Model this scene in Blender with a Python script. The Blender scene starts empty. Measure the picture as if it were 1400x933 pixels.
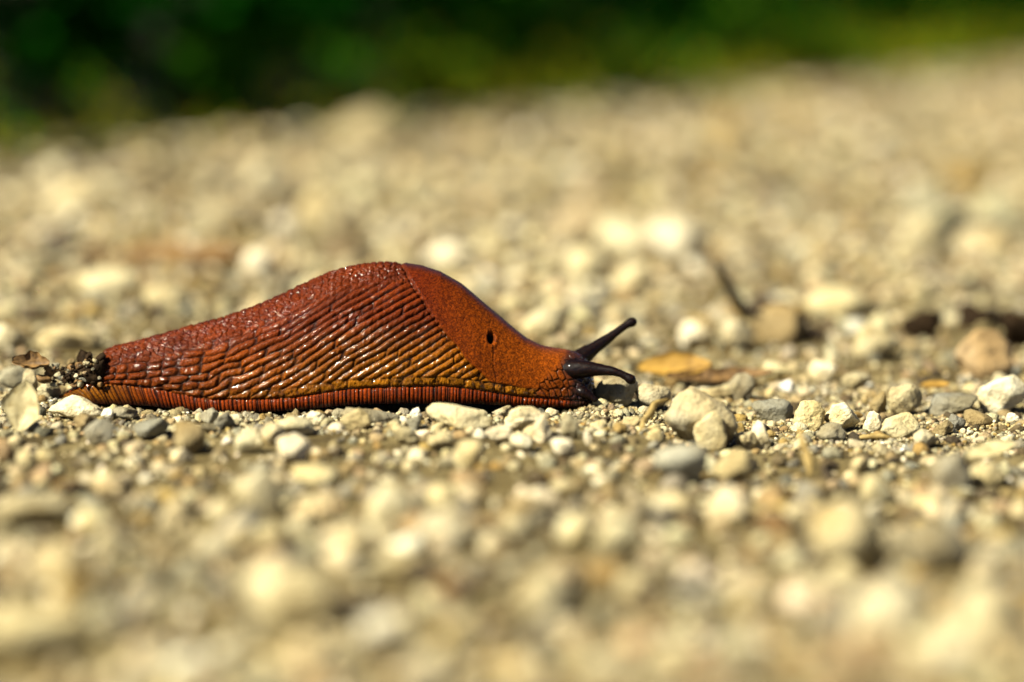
import bpy, bmesh, math, random
import numpy as np
from mathutils import Vector, Matrix

# ------------------------------------------------------------------ camera, sky, sun, exposure
sc = bpy.context.scene
FPX = 3500.0                                   # focal length in photograph pixels (1400 wide)
HOR = 0.0                                      # row of the horizon
PITCH = math.atan((466.5 - HOR) / FPX)
CAM = Vector((0.0, -0.5, 0.0782))
cam_d = bpy.data.cameras.new('camera')
cam = bpy.data.objects.new('camera', cam_d)
sc.collection.objects.link(cam)
cam.location = CAM
cam.rotation_euler = (math.pi / 2 - PITCH, 0, 0)
cam_d.sensor_width = 36
cam_d.lens = 36 * FPX / 1400
cam_d.clip_start = 0.01
cam_d.clip_end = 500
cam_d.dof.use_dof = True
cam_d.dof.focus_distance = 0.4925
cam_d.dof.aperture_fstop = 6.4
sc.camera = cam

SUN_DIR = Vector((-0.80, -0.53, 0.0)).normalized()     # towards the sun, on the ground
SUN_EL = math.radians(44)
w = bpy.data.worlds.new('World')
sc.world = w
w.use_nodes = True
nt = w.node_tree
sky = nt.nodes.new('ShaderNodeTexSky')
sky.sky_type = 'NISHITA'
sky.sun_disc = False
sky.sun_elevation = SUN_EL
sky.sun_rotation = math.atan2(SUN_DIR.x, SUN_DIR.y)
sky.altitude = 1200
sky.air_density = 0.27
sky.dust_density = 0.1
nt.nodes['Background'].inputs[1].default_value = 0.05
nt.links.new(sky.outputs[0], nt.nodes['Background'].inputs[0])
sun_d = bpy.data.lights.new('sun', 'SUN')
sun_d.energy = 5.0
sun_d.angle = math.radians(0.5)
sun_d.color = (1.0, 0.925, 0.72)
sun = bpy.data.objects.new('sun', sun_d)
sc.collection.objects.link(sun)
to_sun = Vector((SUN_DIR.x * math.cos(SUN_EL), SUN_DIR.y * math.cos(SUN_EL), math.sin(SUN_EL)))
sun.rotation_euler = to_sun.to_track_quat('Z', 'Y').to_euler()
vs = sc.view_settings
vs.view_transform = 'Standard'
vs.look = 'None'
vs.exposure = 1.72
vs.gamma = 1.0
sc.cycles.max_bounces = 8

rng = np.random.default_rng(7)
R = random.Random(11)
K = 0.5 / FPX                                   # metres per photograph pixel at the slug

# ------------------------------------------------------------------ helpers
FW = np.array([0, math.cos(PITCH), -math.sin(PITCH)])
UP = np.array([0, math.sin(PITCH), math.cos(PITCH)])
CAMN = np.array(CAM)


def ray(px, py):
    return FW + np.array([1.0, 0, 0]) * ((px - 700) / FPX) + UP * (-(py - 466.5) / FPX)


def at(px, py, Y):
    """the point seen at a photograph pixel on the upright plane y = Y"""
    d = ray(px, py)
    return CAMN + d * ((Y - CAMN[1]) / d[1])


def sstep(a, b, x):
    t = np.clip((x - a) / (b - a), 0, 1)
    return t * t * (3 - 2 * t)


def base_z(x, y):
    """the path falls away a little in front of the slug's head"""
    return -0.0036 * sstep(0.016, 0.045, x) * sstep(-0.16, -0.06, y) * sstep(0.3, 0.08, y)


def on_ground(px, py):
    d = ray(px, py)
    z = 0.0
    for _ in range(6):
        g = CAMN + d * ((z - CAMN[2]) / d[2])
        z = float(base_z(g[0], g[1]))
    return g


def hash2(i, j, seed=0):
    i = np.asarray(i).astype(np.int64)
    j = np.asarray(j).astype(np.int64)
    h = (i * 374761393 + j * 668265263 + seed * 1274126177) & 0xFFFFFFFF
    h = ((h ^ (h >> 13)) * 1274126177) & 0xFFFFFFFF
    h = h ^ (h >> 16)
    return (h & 0xFFFFFF) / float(0xFFFFFF)


def vnoise(x, y, seed=0):
    x = np.asarray(x, float)
    y = np.asarray(y, float)
    i = np.floor(x)
    j = np.floor(y)
    fx = x - i
    fy = y - j
    fx = fx * fx * (3 - 2 * fx)
    fy = fy * fy * (3 - 2 * fy)
    a = hash2(i, j, seed)
    b = hash2(i + 1, j, seed)
    c = hash2(i, j + 1, seed)
    d = hash2(i + 1, j + 1, seed)
    return (a * (1 - fx) + b * fx) * (1 - fy) + (c * (1 - fx) + d * fx) * fy * 1.0


def fbm(x, y, seed=0, o=3):
    s = 0
    a = 0.5
    for k in range(o):
        s = s + a * vnoise(x * 2 ** k, y * 2 ** k, seed + k)
        a *= 0.5
    return s


def worley(x, y, seed=0):
    """distance to nearest and second nearest jittered cell point, and an id"""
    i = np.floor(x)
    j = np.floor(y)
    d1 = np.full(np.shape(x), 9.0)
    d2 = np.full(np.shape(x), 9.0)
    cid = np.zeros(np.shape(x))
    for a in (-1, 0, 1):
        for b in (-1, 0, 1):
            qx = i + a + 0.15 + 0.7 * hash2(i + a, j + b, seed)
            qy = j + b + 0.15 + 0.7 * hash2(i + a, j + b, seed + 5)
            d = np.hypot(qx - x, qy - y)
            near = d < d1
            d2 = np.where(near, d1, np.minimum(d2, d))
            cid = np.where(near, hash2(i + a, j + b, seed + 9), cid)
            d1 = np.where(near, d, d1)
    return d1, d2, cid


def mesh_np(name, V, F, col=None, smooth=True):
    """mesh from numpy vertices and an (n,3) or (n,4) face array; col: per-vertex colour attribute"""
    me = bpy.data.meshes.new(name)
    V = np.ascontiguousarray(V, dtype=np.float32)
    F = np.ascontiguousarray(F, dtype=np.int32)
    n, k = F.shape
    me.vertices.add(len(V))
    me.vertices.foreach_set('co', V.ravel())
    me.loops.add(n * k)
    me.loops.foreach_set('vertex_index', F.ravel())
    me.polygons.add(n)
    me.polygons.foreach_set('loop_start', np.arange(0, n * k, k, dtype=np.int32))
    me.polygons.foreach_set('loop_total', np.full(n, k, dtype=np.int32))
    me.polygons.foreach_set('use_smooth', np.full(n, smooth, dtype=bool))
    me.update(calc_edges=True)
    if col is not None:
        a = me.color_attributes.new('tint', 'FLOAT_COLOR', 'POINT')
        c = np.ones((len(V), 4), dtype=np.float32)
        c[:, :3] = col
        a.data.foreach_set('color', c.ravel())
    return me


def obj(name, me, mat, parent=None, loc=None):
    o = bpy.data.objects.new(name, me)
    sc.collection.objects.link(o)
    if me is not None and mat is not None and not me.materials:
        me.materials.append(mat)
    if parent is not None:
        o.parent = parent
    if loc is not None:
        o.location = loc
    return o


def tag(o, label=None, cat=None, group=None, kind=None):
    if label:
        o['label'] = label
    if cat:
        o['category'] = cat
    if group:
        o['group'] = group
    if kind:
        o['kind'] = kind
    return o


_ico = {}


def ico(sub):
    if sub not in _ico:
        bm = bmesh.new()
        bmesh.ops.create_icosphere(bm, subdivisions=sub, radius=1)
        V = np.array([v.co[:] for v in bm.verts])
        F = np.array([[v.index for v in f.verts] for f in bm.faces])
        bm.free()
        _ico[sub] = (V, F)
    return _ico[sub]


def stone_shape(sub, seed, angular=0.6, lumps=0.10):
    """an irregular pebble: a ball cut by soft planes, with lumps; fits the box -1..1"""
    r = np.random.default_rng(seed)
    V, F = ico(sub)
    n = r.normal(size=(13, 3))
    n /= np.linalg.norm(n, axis=1)[:, None]
    d = r.uniform(0.55, 0.98, 13)
    proj = V @ n.T
    rad = np.where(proj > 0.05, d / np.maximum(proj, 0.05), 9.0)
    kk = 9 + 46 * angular * angular
    m = -np.log(np.exp(-kk * np.minimum(rad, 1.25)).sum(1) + np.exp(-kk * 1.15)) / kk
    m = (1 - angular) * 0.28 + m * (0.72 + 0.28 * angular)
    f = r.normal(size=(7, 3)) * 2.6
    ph = r.uniform(0, 6.3, 7)
    lump = np.sin(V @ f.T + ph).sum(1) / 7
    f2 = r.normal(size=(9, 3)) * 7.0
    lump2 = np.sin(V @ f2.T + r.uniform(0, 6.3, 9)).sum(1) / 9
    f3 = r.normal(size=(9, 3)) * 15.0
    lump3 = np.sin(V @ f3.T + r.uniform(0, 6.3, 9)).sum(1) / 9 if sub > 2 else 0
    m = m * (1 + lumps * 1.7 * lump + lumps * 1.0 * lump2 + lumps * 0.55 * lump3)
    W = V * m[:, None]
    lo = W.min(0)
    hi = W.max(0)
    W = (W - (lo + hi) / 2) / ((hi - lo) / 2)
    return W, F


def rot_mats(n, flat=0.5):
    """random rotations, mostly about z with a tilt"""
    a = rng.uniform(0, 2 * math.pi, n)
    tx = rng.normal(0, flat, n)
    ty = rng.normal(0, flat, n)
    ca, sa = np.cos(a), np.sin(a)
    Rz = np.zeros((n, 3, 3))
    Rz[:, 0, 0] = ca
    Rz[:, 0, 1] = -sa
    Rz[:, 1, 0] = sa
    Rz[:, 1, 1] = ca
    Rz[:, 2, 2] = 1
    Rx = np.zeros((n, 3, 3))
    Rx[:, 0, 0] = 1
    Rx[:, 1, 1] = np.cos(tx)
    Rx[:, 1, 2] = -np.sin(tx)
    Rx[:, 2, 1] = np.sin(tx)
    Rx[:, 2, 2] = np.cos(tx)
    Ry = np.zeros((n, 3, 3))
    Ry[:, 1, 1] = 1
    Ry[:, 0, 0] = np.cos(ty)
    Ry[:, 0, 2] = np.sin(ty)
    Ry[:, 2, 0] = -np.sin(ty)
    Ry[:, 2, 2] = np.cos(ty)
    return Rz @ Rx @ Ry


def sweep(points, radii, nseg=16, flat=1.0, bump=0.0, seed=0, closed_ends=True):
    """tube along points with a radius each"""
    P = np.array(points, float)
    rr = np.array(radii, float)
    T = np.gradient(P, axis=0)
    T /= np.linalg.norm(T, axis=1)[:, None]
    ref = np.array([0, 1.0, 0.13])
    V = []
    n = len(P)
    for i in range(n):
        a = np.cross(T[i], ref)
        a /= np.linalg.norm(a)
        b = np.cross(a, T[i])
        th = np.linspace(0, 2 * math.pi, nseg, endpoint=False)
        q = rr[i] * (1 + bump * (vnoise(i * 0.9 + 0 * th, th * nseg / 6.0, seed) - 0.5))
        V.append(P[i] + np.outer(np.cos(th) * q, a) + np.outer(np.sin(th) * q * flat, b))
    V = np.concatenate(V)
    F = []
    for i in range(n - 1):
        for j in range(nseg):
            k = (j + 1) % nseg
            F.append((i * nseg + j, i * nseg + k, (i + 1) * nseg + k, (i + 1) * nseg + j))
    V = np.concatenate([V, P[:1], P[-1:]])
    c0, c1 = len(V) - 2, len(V) - 1
    for j in range(nseg):
        k = (j + 1) % nseg
        F.append((c0, k, j, j))
        F.append((c1, (n - 1) * nseg + j, (n - 1) * nseg + k, (n - 1) * nseg + k))
    quads = [f for f in F if f[2] != f[3]]
    tris = [f[:3] for f in F if f[2] == f[3]]
    return V, quads, tris


def mesh_mixed(name, V, quads, tris, smooth=True):
    me = bpy.data.meshes.new(name)
    me.from_pydata([tuple(v) for v in V], [], [tuple(int(a) for a in q) for q in quads] + [tuple(int(a) for a in t) for t in tris])
    me.polygons.foreach_set('use_smooth', np.full(len(me.polygons), smooth, dtype=bool))
    me.update()
    return me


def resample(pts, n):
    """smooth curve (Catmull-Rom) through pts, n samples; works on any number of columns"""
    p = np.array(pts, float)
    p = np.vstack([2 * p[0] - p[1], p, 2 * p[-1] - p[-2]])
    m = len(p) - 3
    out = []
    for u in np.linspace(0, m - 1e-6, n):
        i = int(u)
        t = u - i
        a, b, c, d = p[i], p[i + 1], p[i + 2], p[i + 3]
        out.append(0.5 * (2 * b + (c - a) * t + (2 * a - 5 * b + 4 * c - d) * t * t + (3 * b - a - 3 * c + d) * t ** 3))
    return np.array(out)


# ------------------------------------------------------------------ materials
def new_mat(name):
    m = bpy.data.materials.new(name)
    m.use_nodes = True
    t = m.node_tree
    return m, t, t.nodes['Principled BSDF']


def node(t, kind, **kw):
    n = t.nodes.new(kind)
    for k, v in kw.items():
        setattr(n, k, v)
    return n


def noise(t, vec, scale, detail=4, rough=0.55):
    n = node(t, 'ShaderNodeTexNoise')
    n.inputs['Scale'].default_value = scale
    n.inputs['Detail'].default_value = detail
    n.inputs['Roughness'].default_value = rough
    t.links.new(vec, n.inputs['Vector'])
    return n


def ramp(t, fac, stops):
    n = node(t, 'ShaderNodeValToRGB')
    e = n.color_ramp.elements
    while len(e) < len(stops):
        e.new(0.5)
    for k, (p, c) in enumerate(stops):
        e[k].position = p
        e[k].color = (*c, 1) if len(c) == 3 else c
    t.links.new(fac, n.inputs[0])
    return n


def mul(t, a, b, fac=1.0, mode='MULTIPLY'):
    n = node(t, 'ShaderNodeMix', data_type='RGBA', blend_type=mode)
    n.inputs[0].default_value = fac
    t.links.new(a, n.inputs[6])
    t.links.new(b, n.inputs[7])
    return n.outputs[2]


def bump(t, height, strength, dist, prev=None):
    n = node(t, 'ShaderNodeBump')
    n.inputs['Strength'].default_value = strength
    n.inputs['Distance'].default_value = dist
    t.links.new(height, n.inputs['Height'])
    if prev is not None:
        t.links.new(prev, n.inputs['Normal'])
    return n.outputs[0]


def stone_material(name, from_object):
    m, t, p = new_mat(name)
    pos = node(t, 'ShaderNodeNewGeometry').outputs['Position']
    if from_object:
        src = node(t, 'ShaderNodeObjectInfo').outputs['Color']
    else:
        src = node(t, 'ShaderNodeVertexColor', layer_name='tint').outputs['Color']
    n1 = noise(t, pos, 260, 5, 0.6)
    r1 = ramp(t, n1.outputs['Fac'], [(0.30, (0.62, 0.56, 0.46)), (0.48, (0.95, 0.93, 0.88)), (0.62, (1.0, 1.0, 1.0)), (0.76, (1.12, 1.13, 1.15))])
    n2 = noise(t, pos, 1500, 4, 0.65)
    r2 = ramp(t, n2.outputs['Fac'], [(0.33, (0.50, 0.42, 0.30)), (0.42, (0.92, 0.9, 0.86)), (0.7, (1.05, 1.05, 1.05))])
    c = mul(t, src, r1.outputs[0], 0.9)
    c = mul(t, c, r2.outputs[0], 0.75)
    n3 = noise(t, pos, 90, 3, 0.5)
    r3 = ramp(t, n3.outputs['Fac'], [(0.40, (1, 1, 1)), (0.62, (0.93, 0.82, 0.58))])
    c = mul(t, c, r3.outputs[0], 0.8)
    t.links.new(c, p.inputs['Base Color'])
    p.inputs['Roughness'].default_value = 0.72
    p.inputs['Specular IOR Level'].default_value = 0.35
    b = bump(t, n1.outputs['Fac'], 0.8, 0.0016)
    b = bump(t, n2.outputs['Fac'], 0.9, 0.0006, b)
    t.links.new(b, p.inputs['Normal'])
    return m


M_STONE = stone_material('weathered_limestone', True)
M_GRAVEL = stone_material('gravel_stone', False)

M_DIRT, t, p = new_mat('sandy_dirt')
pos = node(t, 'ShaderNodeNewGeometry').outputs['Position']
n1 = noise(t, pos, 55, 6, 0.65)
r1 = ramp(t, n1.outputs['Fac'], [(0.3, (0.026, 0.017, 0.005)), (0.5, (0.088, 0.065, 0.023)), (0.7, (0.20, 0.162, 0.078))])
n2 = noise(t, pos, 900, 4, 0.7)
r2 = ramp(t, n2.outputs['Fac'], [(0.32, (0.45, 0.42, 0.36)), (0.5, (0.95, 0.95, 0.95)), (0.72, (1.35, 1.33, 1.28))])
t.links.new(mul(t, r1.outputs[0], r2.outputs[0], 1.0), p.inputs['Base Color'])
p.inputs['Roughness'].default_value = 0.9
p.inputs['Specular IOR Level'].default_value = 0.2
b = bump(t, n2.outputs['Fac'], 0.9, 0.0009)
t.links.new(b, p.inputs['Normal'])

M_SOIL, t, p = new_mat('dark_leaf_soil')
pos = node(t, 'ShaderNodeNewGeometry').outputs['Position']
n1 = noise(t, pos, 30, 6, 0.65)
r1 = ramp(t, n1.outputs['Fac'], [(0.35, (0.008, 0.008, 0.003)), (0.6, (0.022, 0.020, 0.007)), (0.75, (0.030, 0.036, 0.009))])
t.links.new(r1.outputs[0], p.inputs['Base Color'])
p.inputs['Roughness'].default_value = 0.95
t.links.new(bump(t, n1.outputs['Fac'], 0.8, 0.01), p.inputs['Normal'])


def leaf_material(name):
    m, t, p = new_mat(name)
    src = node(t, 'ShaderNodeVertexColor', layer_name='tint').outputs['Color']
    t.links.new(src, p.inputs['Base Color'])
    p.inputs['Roughness'].default_value = 0.8
    p.inputs['Specular IOR Level'].default_value = 0.0
    tr = node(t, 'ShaderNodeBsdfTranslucent')
    t.links.new(mul(t, src, src, 0.0), tr.inputs['Color'])
    mx = node(t, 'ShaderNodeMixShader')
    mx.inputs[0].default_value = 0.25
    out = t.nodes['Material Output']
    t.links.new(p.outputs[0], mx.inputs[1])
    t.links.new(tr.outputs[0], mx.inputs[2])
    t.links.new(mx.outputs[0], out.inputs['Surface'])
    return m


M_LEAF = leaf_material('green_leaf')


def plain_plant(name, dark, light, scale, rough=0.65, spec=0.3, bumpd=0.0004):
    m, t, p = new_mat(name)
    pos = node(t, 'ShaderNodeNewGeometry').outputs['Position']
    n1 = noise(t, pos, scale, 5, 0.65)
    r = ramp(t, n1.outputs['Fac'], [(0.35, dark), (0.62, light)])
    t.links.new(r.outputs[0], p.inputs['Base Color'])
    p.inputs['Roughness'].default_value = rough
    p.inputs['Specular IOR Level'].default_value = spec
    t.links.new(bump(t, n1.outputs['Fac'], 0.7, bumpd), p.inputs['Normal'])
    return m


M_BARK = plain_plant('dark_bark', (0.010, 0.006, 0.003), (0.050, 0.030, 0.014), 700)
M_CHIP = plain_plant('brown_bark', (0.04, 0.02, 0.006), (0.17, 0.095, 0.030), 600)
M_STRAW = plain_plant('dry_straw', (0.13, 0.085, 0.022), (0.29, 0.21, 0.075), 500)
M_DRYLEAF = plain_plant('dry_orange_leaf', (0.15, 0.080, 0.010), (0.31, 0.185, 0.035), 240)
M_PALELEAF = plain_plant('pale_dry_leaf', (0.19, 0.15, 0.065), (0.37, 0.325, 0.185), 380)
M_HUMUS = plain_plant('dark_humus', (0.006, 0.0035, 0.0018), (0.022, 0.013, 0.006), 500, 0.8, 0.06)
M_GREENSTEM = plain_plant('green_stem', (0.03, 0.06, 0.01), (0.06, 0.11, 0.015), 200)
M_SHELL = plain_plant('chalky_shell', (0.50, 0.47, 0.40), (0.74, 0.72, 0.66), 300, 0.55, 0.4, 0.0002)

# slug skin
M_SLUG, t, p = new_mat('wet_slug_skin')
pos = node(t, 'ShaderNodeNewGeometry').outputs['Position']
src = node(t, 'ShaderNodeVertexColor', layer_name='tint').outputs['Color']
gl = node(t, 'ShaderNodeAttribute', attribute_name='wet')
n1 = noise(t, pos, 3800, 3, 0.6)
r1 = ramp(t, n1.outputs['Fac'], [(0.36, (0.40, 0.34, 0.30)), (0.52, (0.98, 0.98, 0.98)), (0.68, (1.35, 1.4, 1.4))])
t.links.new(mul(t, src, r1.outputs[0], 0.8), p.inputs['Base Color'])
n2 = noise(t, pos, 900, 3, 0.6)
mr = node(t, 'ShaderNodeMapRange')
mr.inputs[1].default_value = 0
mr.inputs[2].default_value = 1
mr.inputs[3].default_value = 0.55
mr.inputs[4].default_value = 0.25
t.links.new(gl.outputs['Fac'], mr.inputs[0])
t.links.new(mr.outputs[0], p.inputs['Roughness'])
p.inputs['Specular IOR Level'].default_value = 0.03
p.inputs['Coat IOR'].default_value = 1.42
p.inputs['Subsurface Weight'].default_value = 0.06
p.inputs['Subsurface Radius'].default_value = (1.0, 0.35, 0.12)
p.inputs['Subsurface Scale'].default_value = 0.0006
cw = node(t, 'ShaderNodeMath', operation='MULTIPLY')
cw.inputs[1].default_value = 1.0
t.links.new(gl.outputs['Fac'], cw.inputs[0])
t.links.new(cw.outputs[0], p.inputs['Coat Weight'])
p.inputs['Coat Roughness'].default_value = 0.10
b = bump(t, n1.outputs['Fac'], 0.45, 0.00014)
b2 = bump(t, n2.outputs['Fac'], 0.5, 0.0003, b)
t.links.new(b2, p.inputs['Normal'])
t.links.new(b2, p.inputs['Coat Normal'])

M_TENT, t, p = new_mat('dark_tentacle_skin')
pos = node(t, 'ShaderNodeNewGeometry').outputs['Position']
n1 = noise(t, pos, 2600, 3, 0.6)
r1 = ramp(t, n1.outputs['Fac'], [(0.42, (0.0025, 0.0012, 0.0016)), (0.60, (0.005, 0.0018, 0.0015)), (0.74, (0.026, 0.007, 0.002))])
t.links.new(r1.outputs[0], p.inputs['Base Color'])
p.inputs['Roughness'].default_value = 0.5
p.inputs['Specular IOR Level'].default_value = 0.05
p.inputs['Coat Weight'].default_value = 0.22
p.inputs['Coat Roughness'].default_value = 0.06
t.links.new(bump(t, n1.outputs['Fac'], 0.4, 0.0002), p.inputs['Normal'])



# ------------------------------------------------------------------ the setting
E0 = np.array([-0.855, -0.5])
ED = np.array([0.456, 1.0])
ED = ED / np.linalg.norm(ED)
EN = np.array([-ED[1], ED[0]])


def edge(s, d):
    return E0 + np.multiply.outer(s, ED) + np.multiply.outer(d, EN)


def gz(x, y):
    """height of the path surface"""
    x = np.asarray(x, float)
    y = np.asarray(y, float)
    far = sstep(0.12, 0.8, y) + 0.35 * sstep(-0.06, -0.2, y)
    a = (fbm(x * 14 + 3, y * 14 + 8, 21, 3) - 0.44) * (0.014 * sstep(-0.06, -0.2, y) + 0.016 * far * (1 - 0.7 * sstep(0.6, 1.3, y)))
    b = (fbm(x * 90, y * 90, 22, 3) - 0.44) * 0.0022
    px = 700 + x / (0.489 / FPX)
    hollow = -0.0016 * sstep(0.017, 0.012, np.abs(y)) * sstep(150, 230, px) * sstep(815, 770, px)
    return a + b - 0.0006 + base_z(x, y) + hollow


def axis(spans):
    out = []
    for a, b_, st in spans:
        out += list(np.arange(a, b_, st))
    return np.array(out + [spans[-1][1]])


xs = axis([(-30, -4, 2), (-4, -0.6, 0.1), (-0.6, -0.2, 0.01), (-0.2, 0.2, 0.002), (0.2, 0.6, 0.01), (0.6, 4, 0.1), (4, 30, 2)])
ys = axis([(-6, -0.5, 0.25), (-0.5, -0.1, 0.006), (-0.1, 0.12, 0.002), (0.12, 0.6, 0.008), (0.6, 2, 0.03), (2, 8, 0.1), (8, 40, 2)])
XX, YY = np.meshgrid(xs, ys)
ZZ = gz(XX, YY)
V = np.stack([XX.ravel(), YY.ravel(), ZZ.ravel()], 1)
nx, ny = len(xs), len(ys)
I = (np.arange(ny - 1)[:, None] * nx + np.arange(nx - 1)[None, :]).ravel()
F = np.stack([I, I + 1, I + nx + 1, I + nx], 1)
path = obj('gravel_path', mesh_np('gravel_path', V, F), M_DIRT)
tag(path, 'pale sandy path of crushed limestone gravel', kind='structure')

# bank of dark soil beyond the path's edge, one sheet to the horizon
ss = axis([(-60, -2, 4), (-2, 9, 0.1), (9, 120, 4)])
dd = np.array([-0.02, 0.0, 0.03, 0.07, 0.12, 0.2, 0.3, 0.45, 0.7, 1.0, 1.6, 3, 8, 30, 120])
S, D = np.meshgrid(ss, dd)
wob = 0.05 * (fbm(S * 2.3, D * 0 + 3, 40, 3) - 0.44) + 0.02 * (vnoise(S * 9, D * 0, 41) - 0.5)
P2 = E0 + S[..., None] * ED + (D + wob)[..., None] * EN
Z = -0.02 + 0.05 * sstep(-0.02, 0.12, D) + 0.05 * sstep(0.1, 0.5, D) + 0.28 * sstep(0.45, 1.4, D) + 0.02 * (fbm(S * 5, D * 5, 42) - 0.44) * sstep(0, 0.2, D)
V = np.concatenate([P2.reshape(-1, 2), Z.reshape(-1, 1)], 1)
nx, ny = len(ss), len(dd)
I = (np.arange(ny - 1)[:, None] * nx + np.arange(nx - 1)[None, :]).ravel()
F = np.stack([I, I + nx, I + nx + 1, I + 1], 1)
bank = obj('ground', mesh_np('ground', V, F), M_SOIL)
tag(bank, 'dark soil bank under the undergrowth beside the path', kind='structure')


# ------------------------------------------------------------------ slug profile, read off the photograph (pixels)
TOP = [(80, 541), (88, 536), (100, 530), (115, 525), (124, 521), (129, 511), (133, 495), (137, 484), (143, 478), (155, 474), (175, 470), (200, 463), (230, 455), (260, 446), (300, 436), (340, 422), (380, 405), (420, 386), (450, 373), (480, 365), (510, 361), (530, 360), (545, 361.5), (575, 366), (600, 374), (630, 391), (660, 416), (680, 432), (700, 448), (720, 463), (740, 472), (760, 476), (775, 478), (786, 481), (796, 486), (803, 493), (808, 502), (811, 511), (813, 522), (814, 532)]
BOT = [(80, 545), (88, 548), (105, 551), (140, 553), (200, 555), (240, 559), (280, 565), (330, 566), (380, 563), (420, 560), (460, 556), (500, 553), (560, 552), (590, 553), (620, 552), (660, 553), (700, 556), (740, 557), (780, 558), (796, 557), (806, 554), (811, 549), (813, 543), (814, 535)]
FRT = [(80, 542), (100, 534), (120, 527), (145, 525), (180, 527), (231, 535), (260, 541), (290, 546), (350, 546), (400, 544), (416, 542), (445, 537), (477, 532), (540, 529), (610, 528), (648, 532), (711, 542), (764, 546), (790, 548), (805, 546), (811, 543), (813, 538), (814, 533.5)]
WID = [(80, 0.0006), (90, 0.0032), (105, 0.0052), (130, 0.0070), (200, 0.0088), (300, 0.0108), (450, 0.0126), (545, 0.0126), (650, 0.0108), (720, 0.0080), (760, 0.0064), (780, 0.0055), (795, 0.0046), (804, 0.0038), (810, 0.0028), (813, 0.0016), (814, 0.0004)]


def prof(tab, x, smooth=4):
    a = np.array(tab, float)
    return np.interp(x, a[:, 0], a[:, 1])


def smooth1(y, n):
    k = np.hanning(2 * n + 3)[1:-1]
    k /= k.sum()
    return np.convolve(np.pad(y, n, mode='edge'), k, 'valid')


def foot_half_width(x):
    """half width of the slug's foot at world x"""
    px = 700 + x / (0.489 / FPX)
    wv = prof(WID, px)
    return np.where((px < 80) | (px > 814), 0, wv)


# ------------------------------------------------------------------ stones one can pick out
CREAM = (0.345, 0.312, 0.208)
WHITE = (0.56, 0.532, 0.43)
IVORY = (0.43, 0.393, 0.262)
GREY = (0.215, 0.203, 0.152)
BLUE = (0.155, 0.152, 0.126)
TAN = (0.2, 0.158, 0.08)
OCHRE = (0.24, 0.172, 0.058)
BROWN = (0.055, 0.038, 0.016)
DARK = (0.035, 0.028, 0.018)
PINK = (0.29, 0.218, 0.132)
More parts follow.
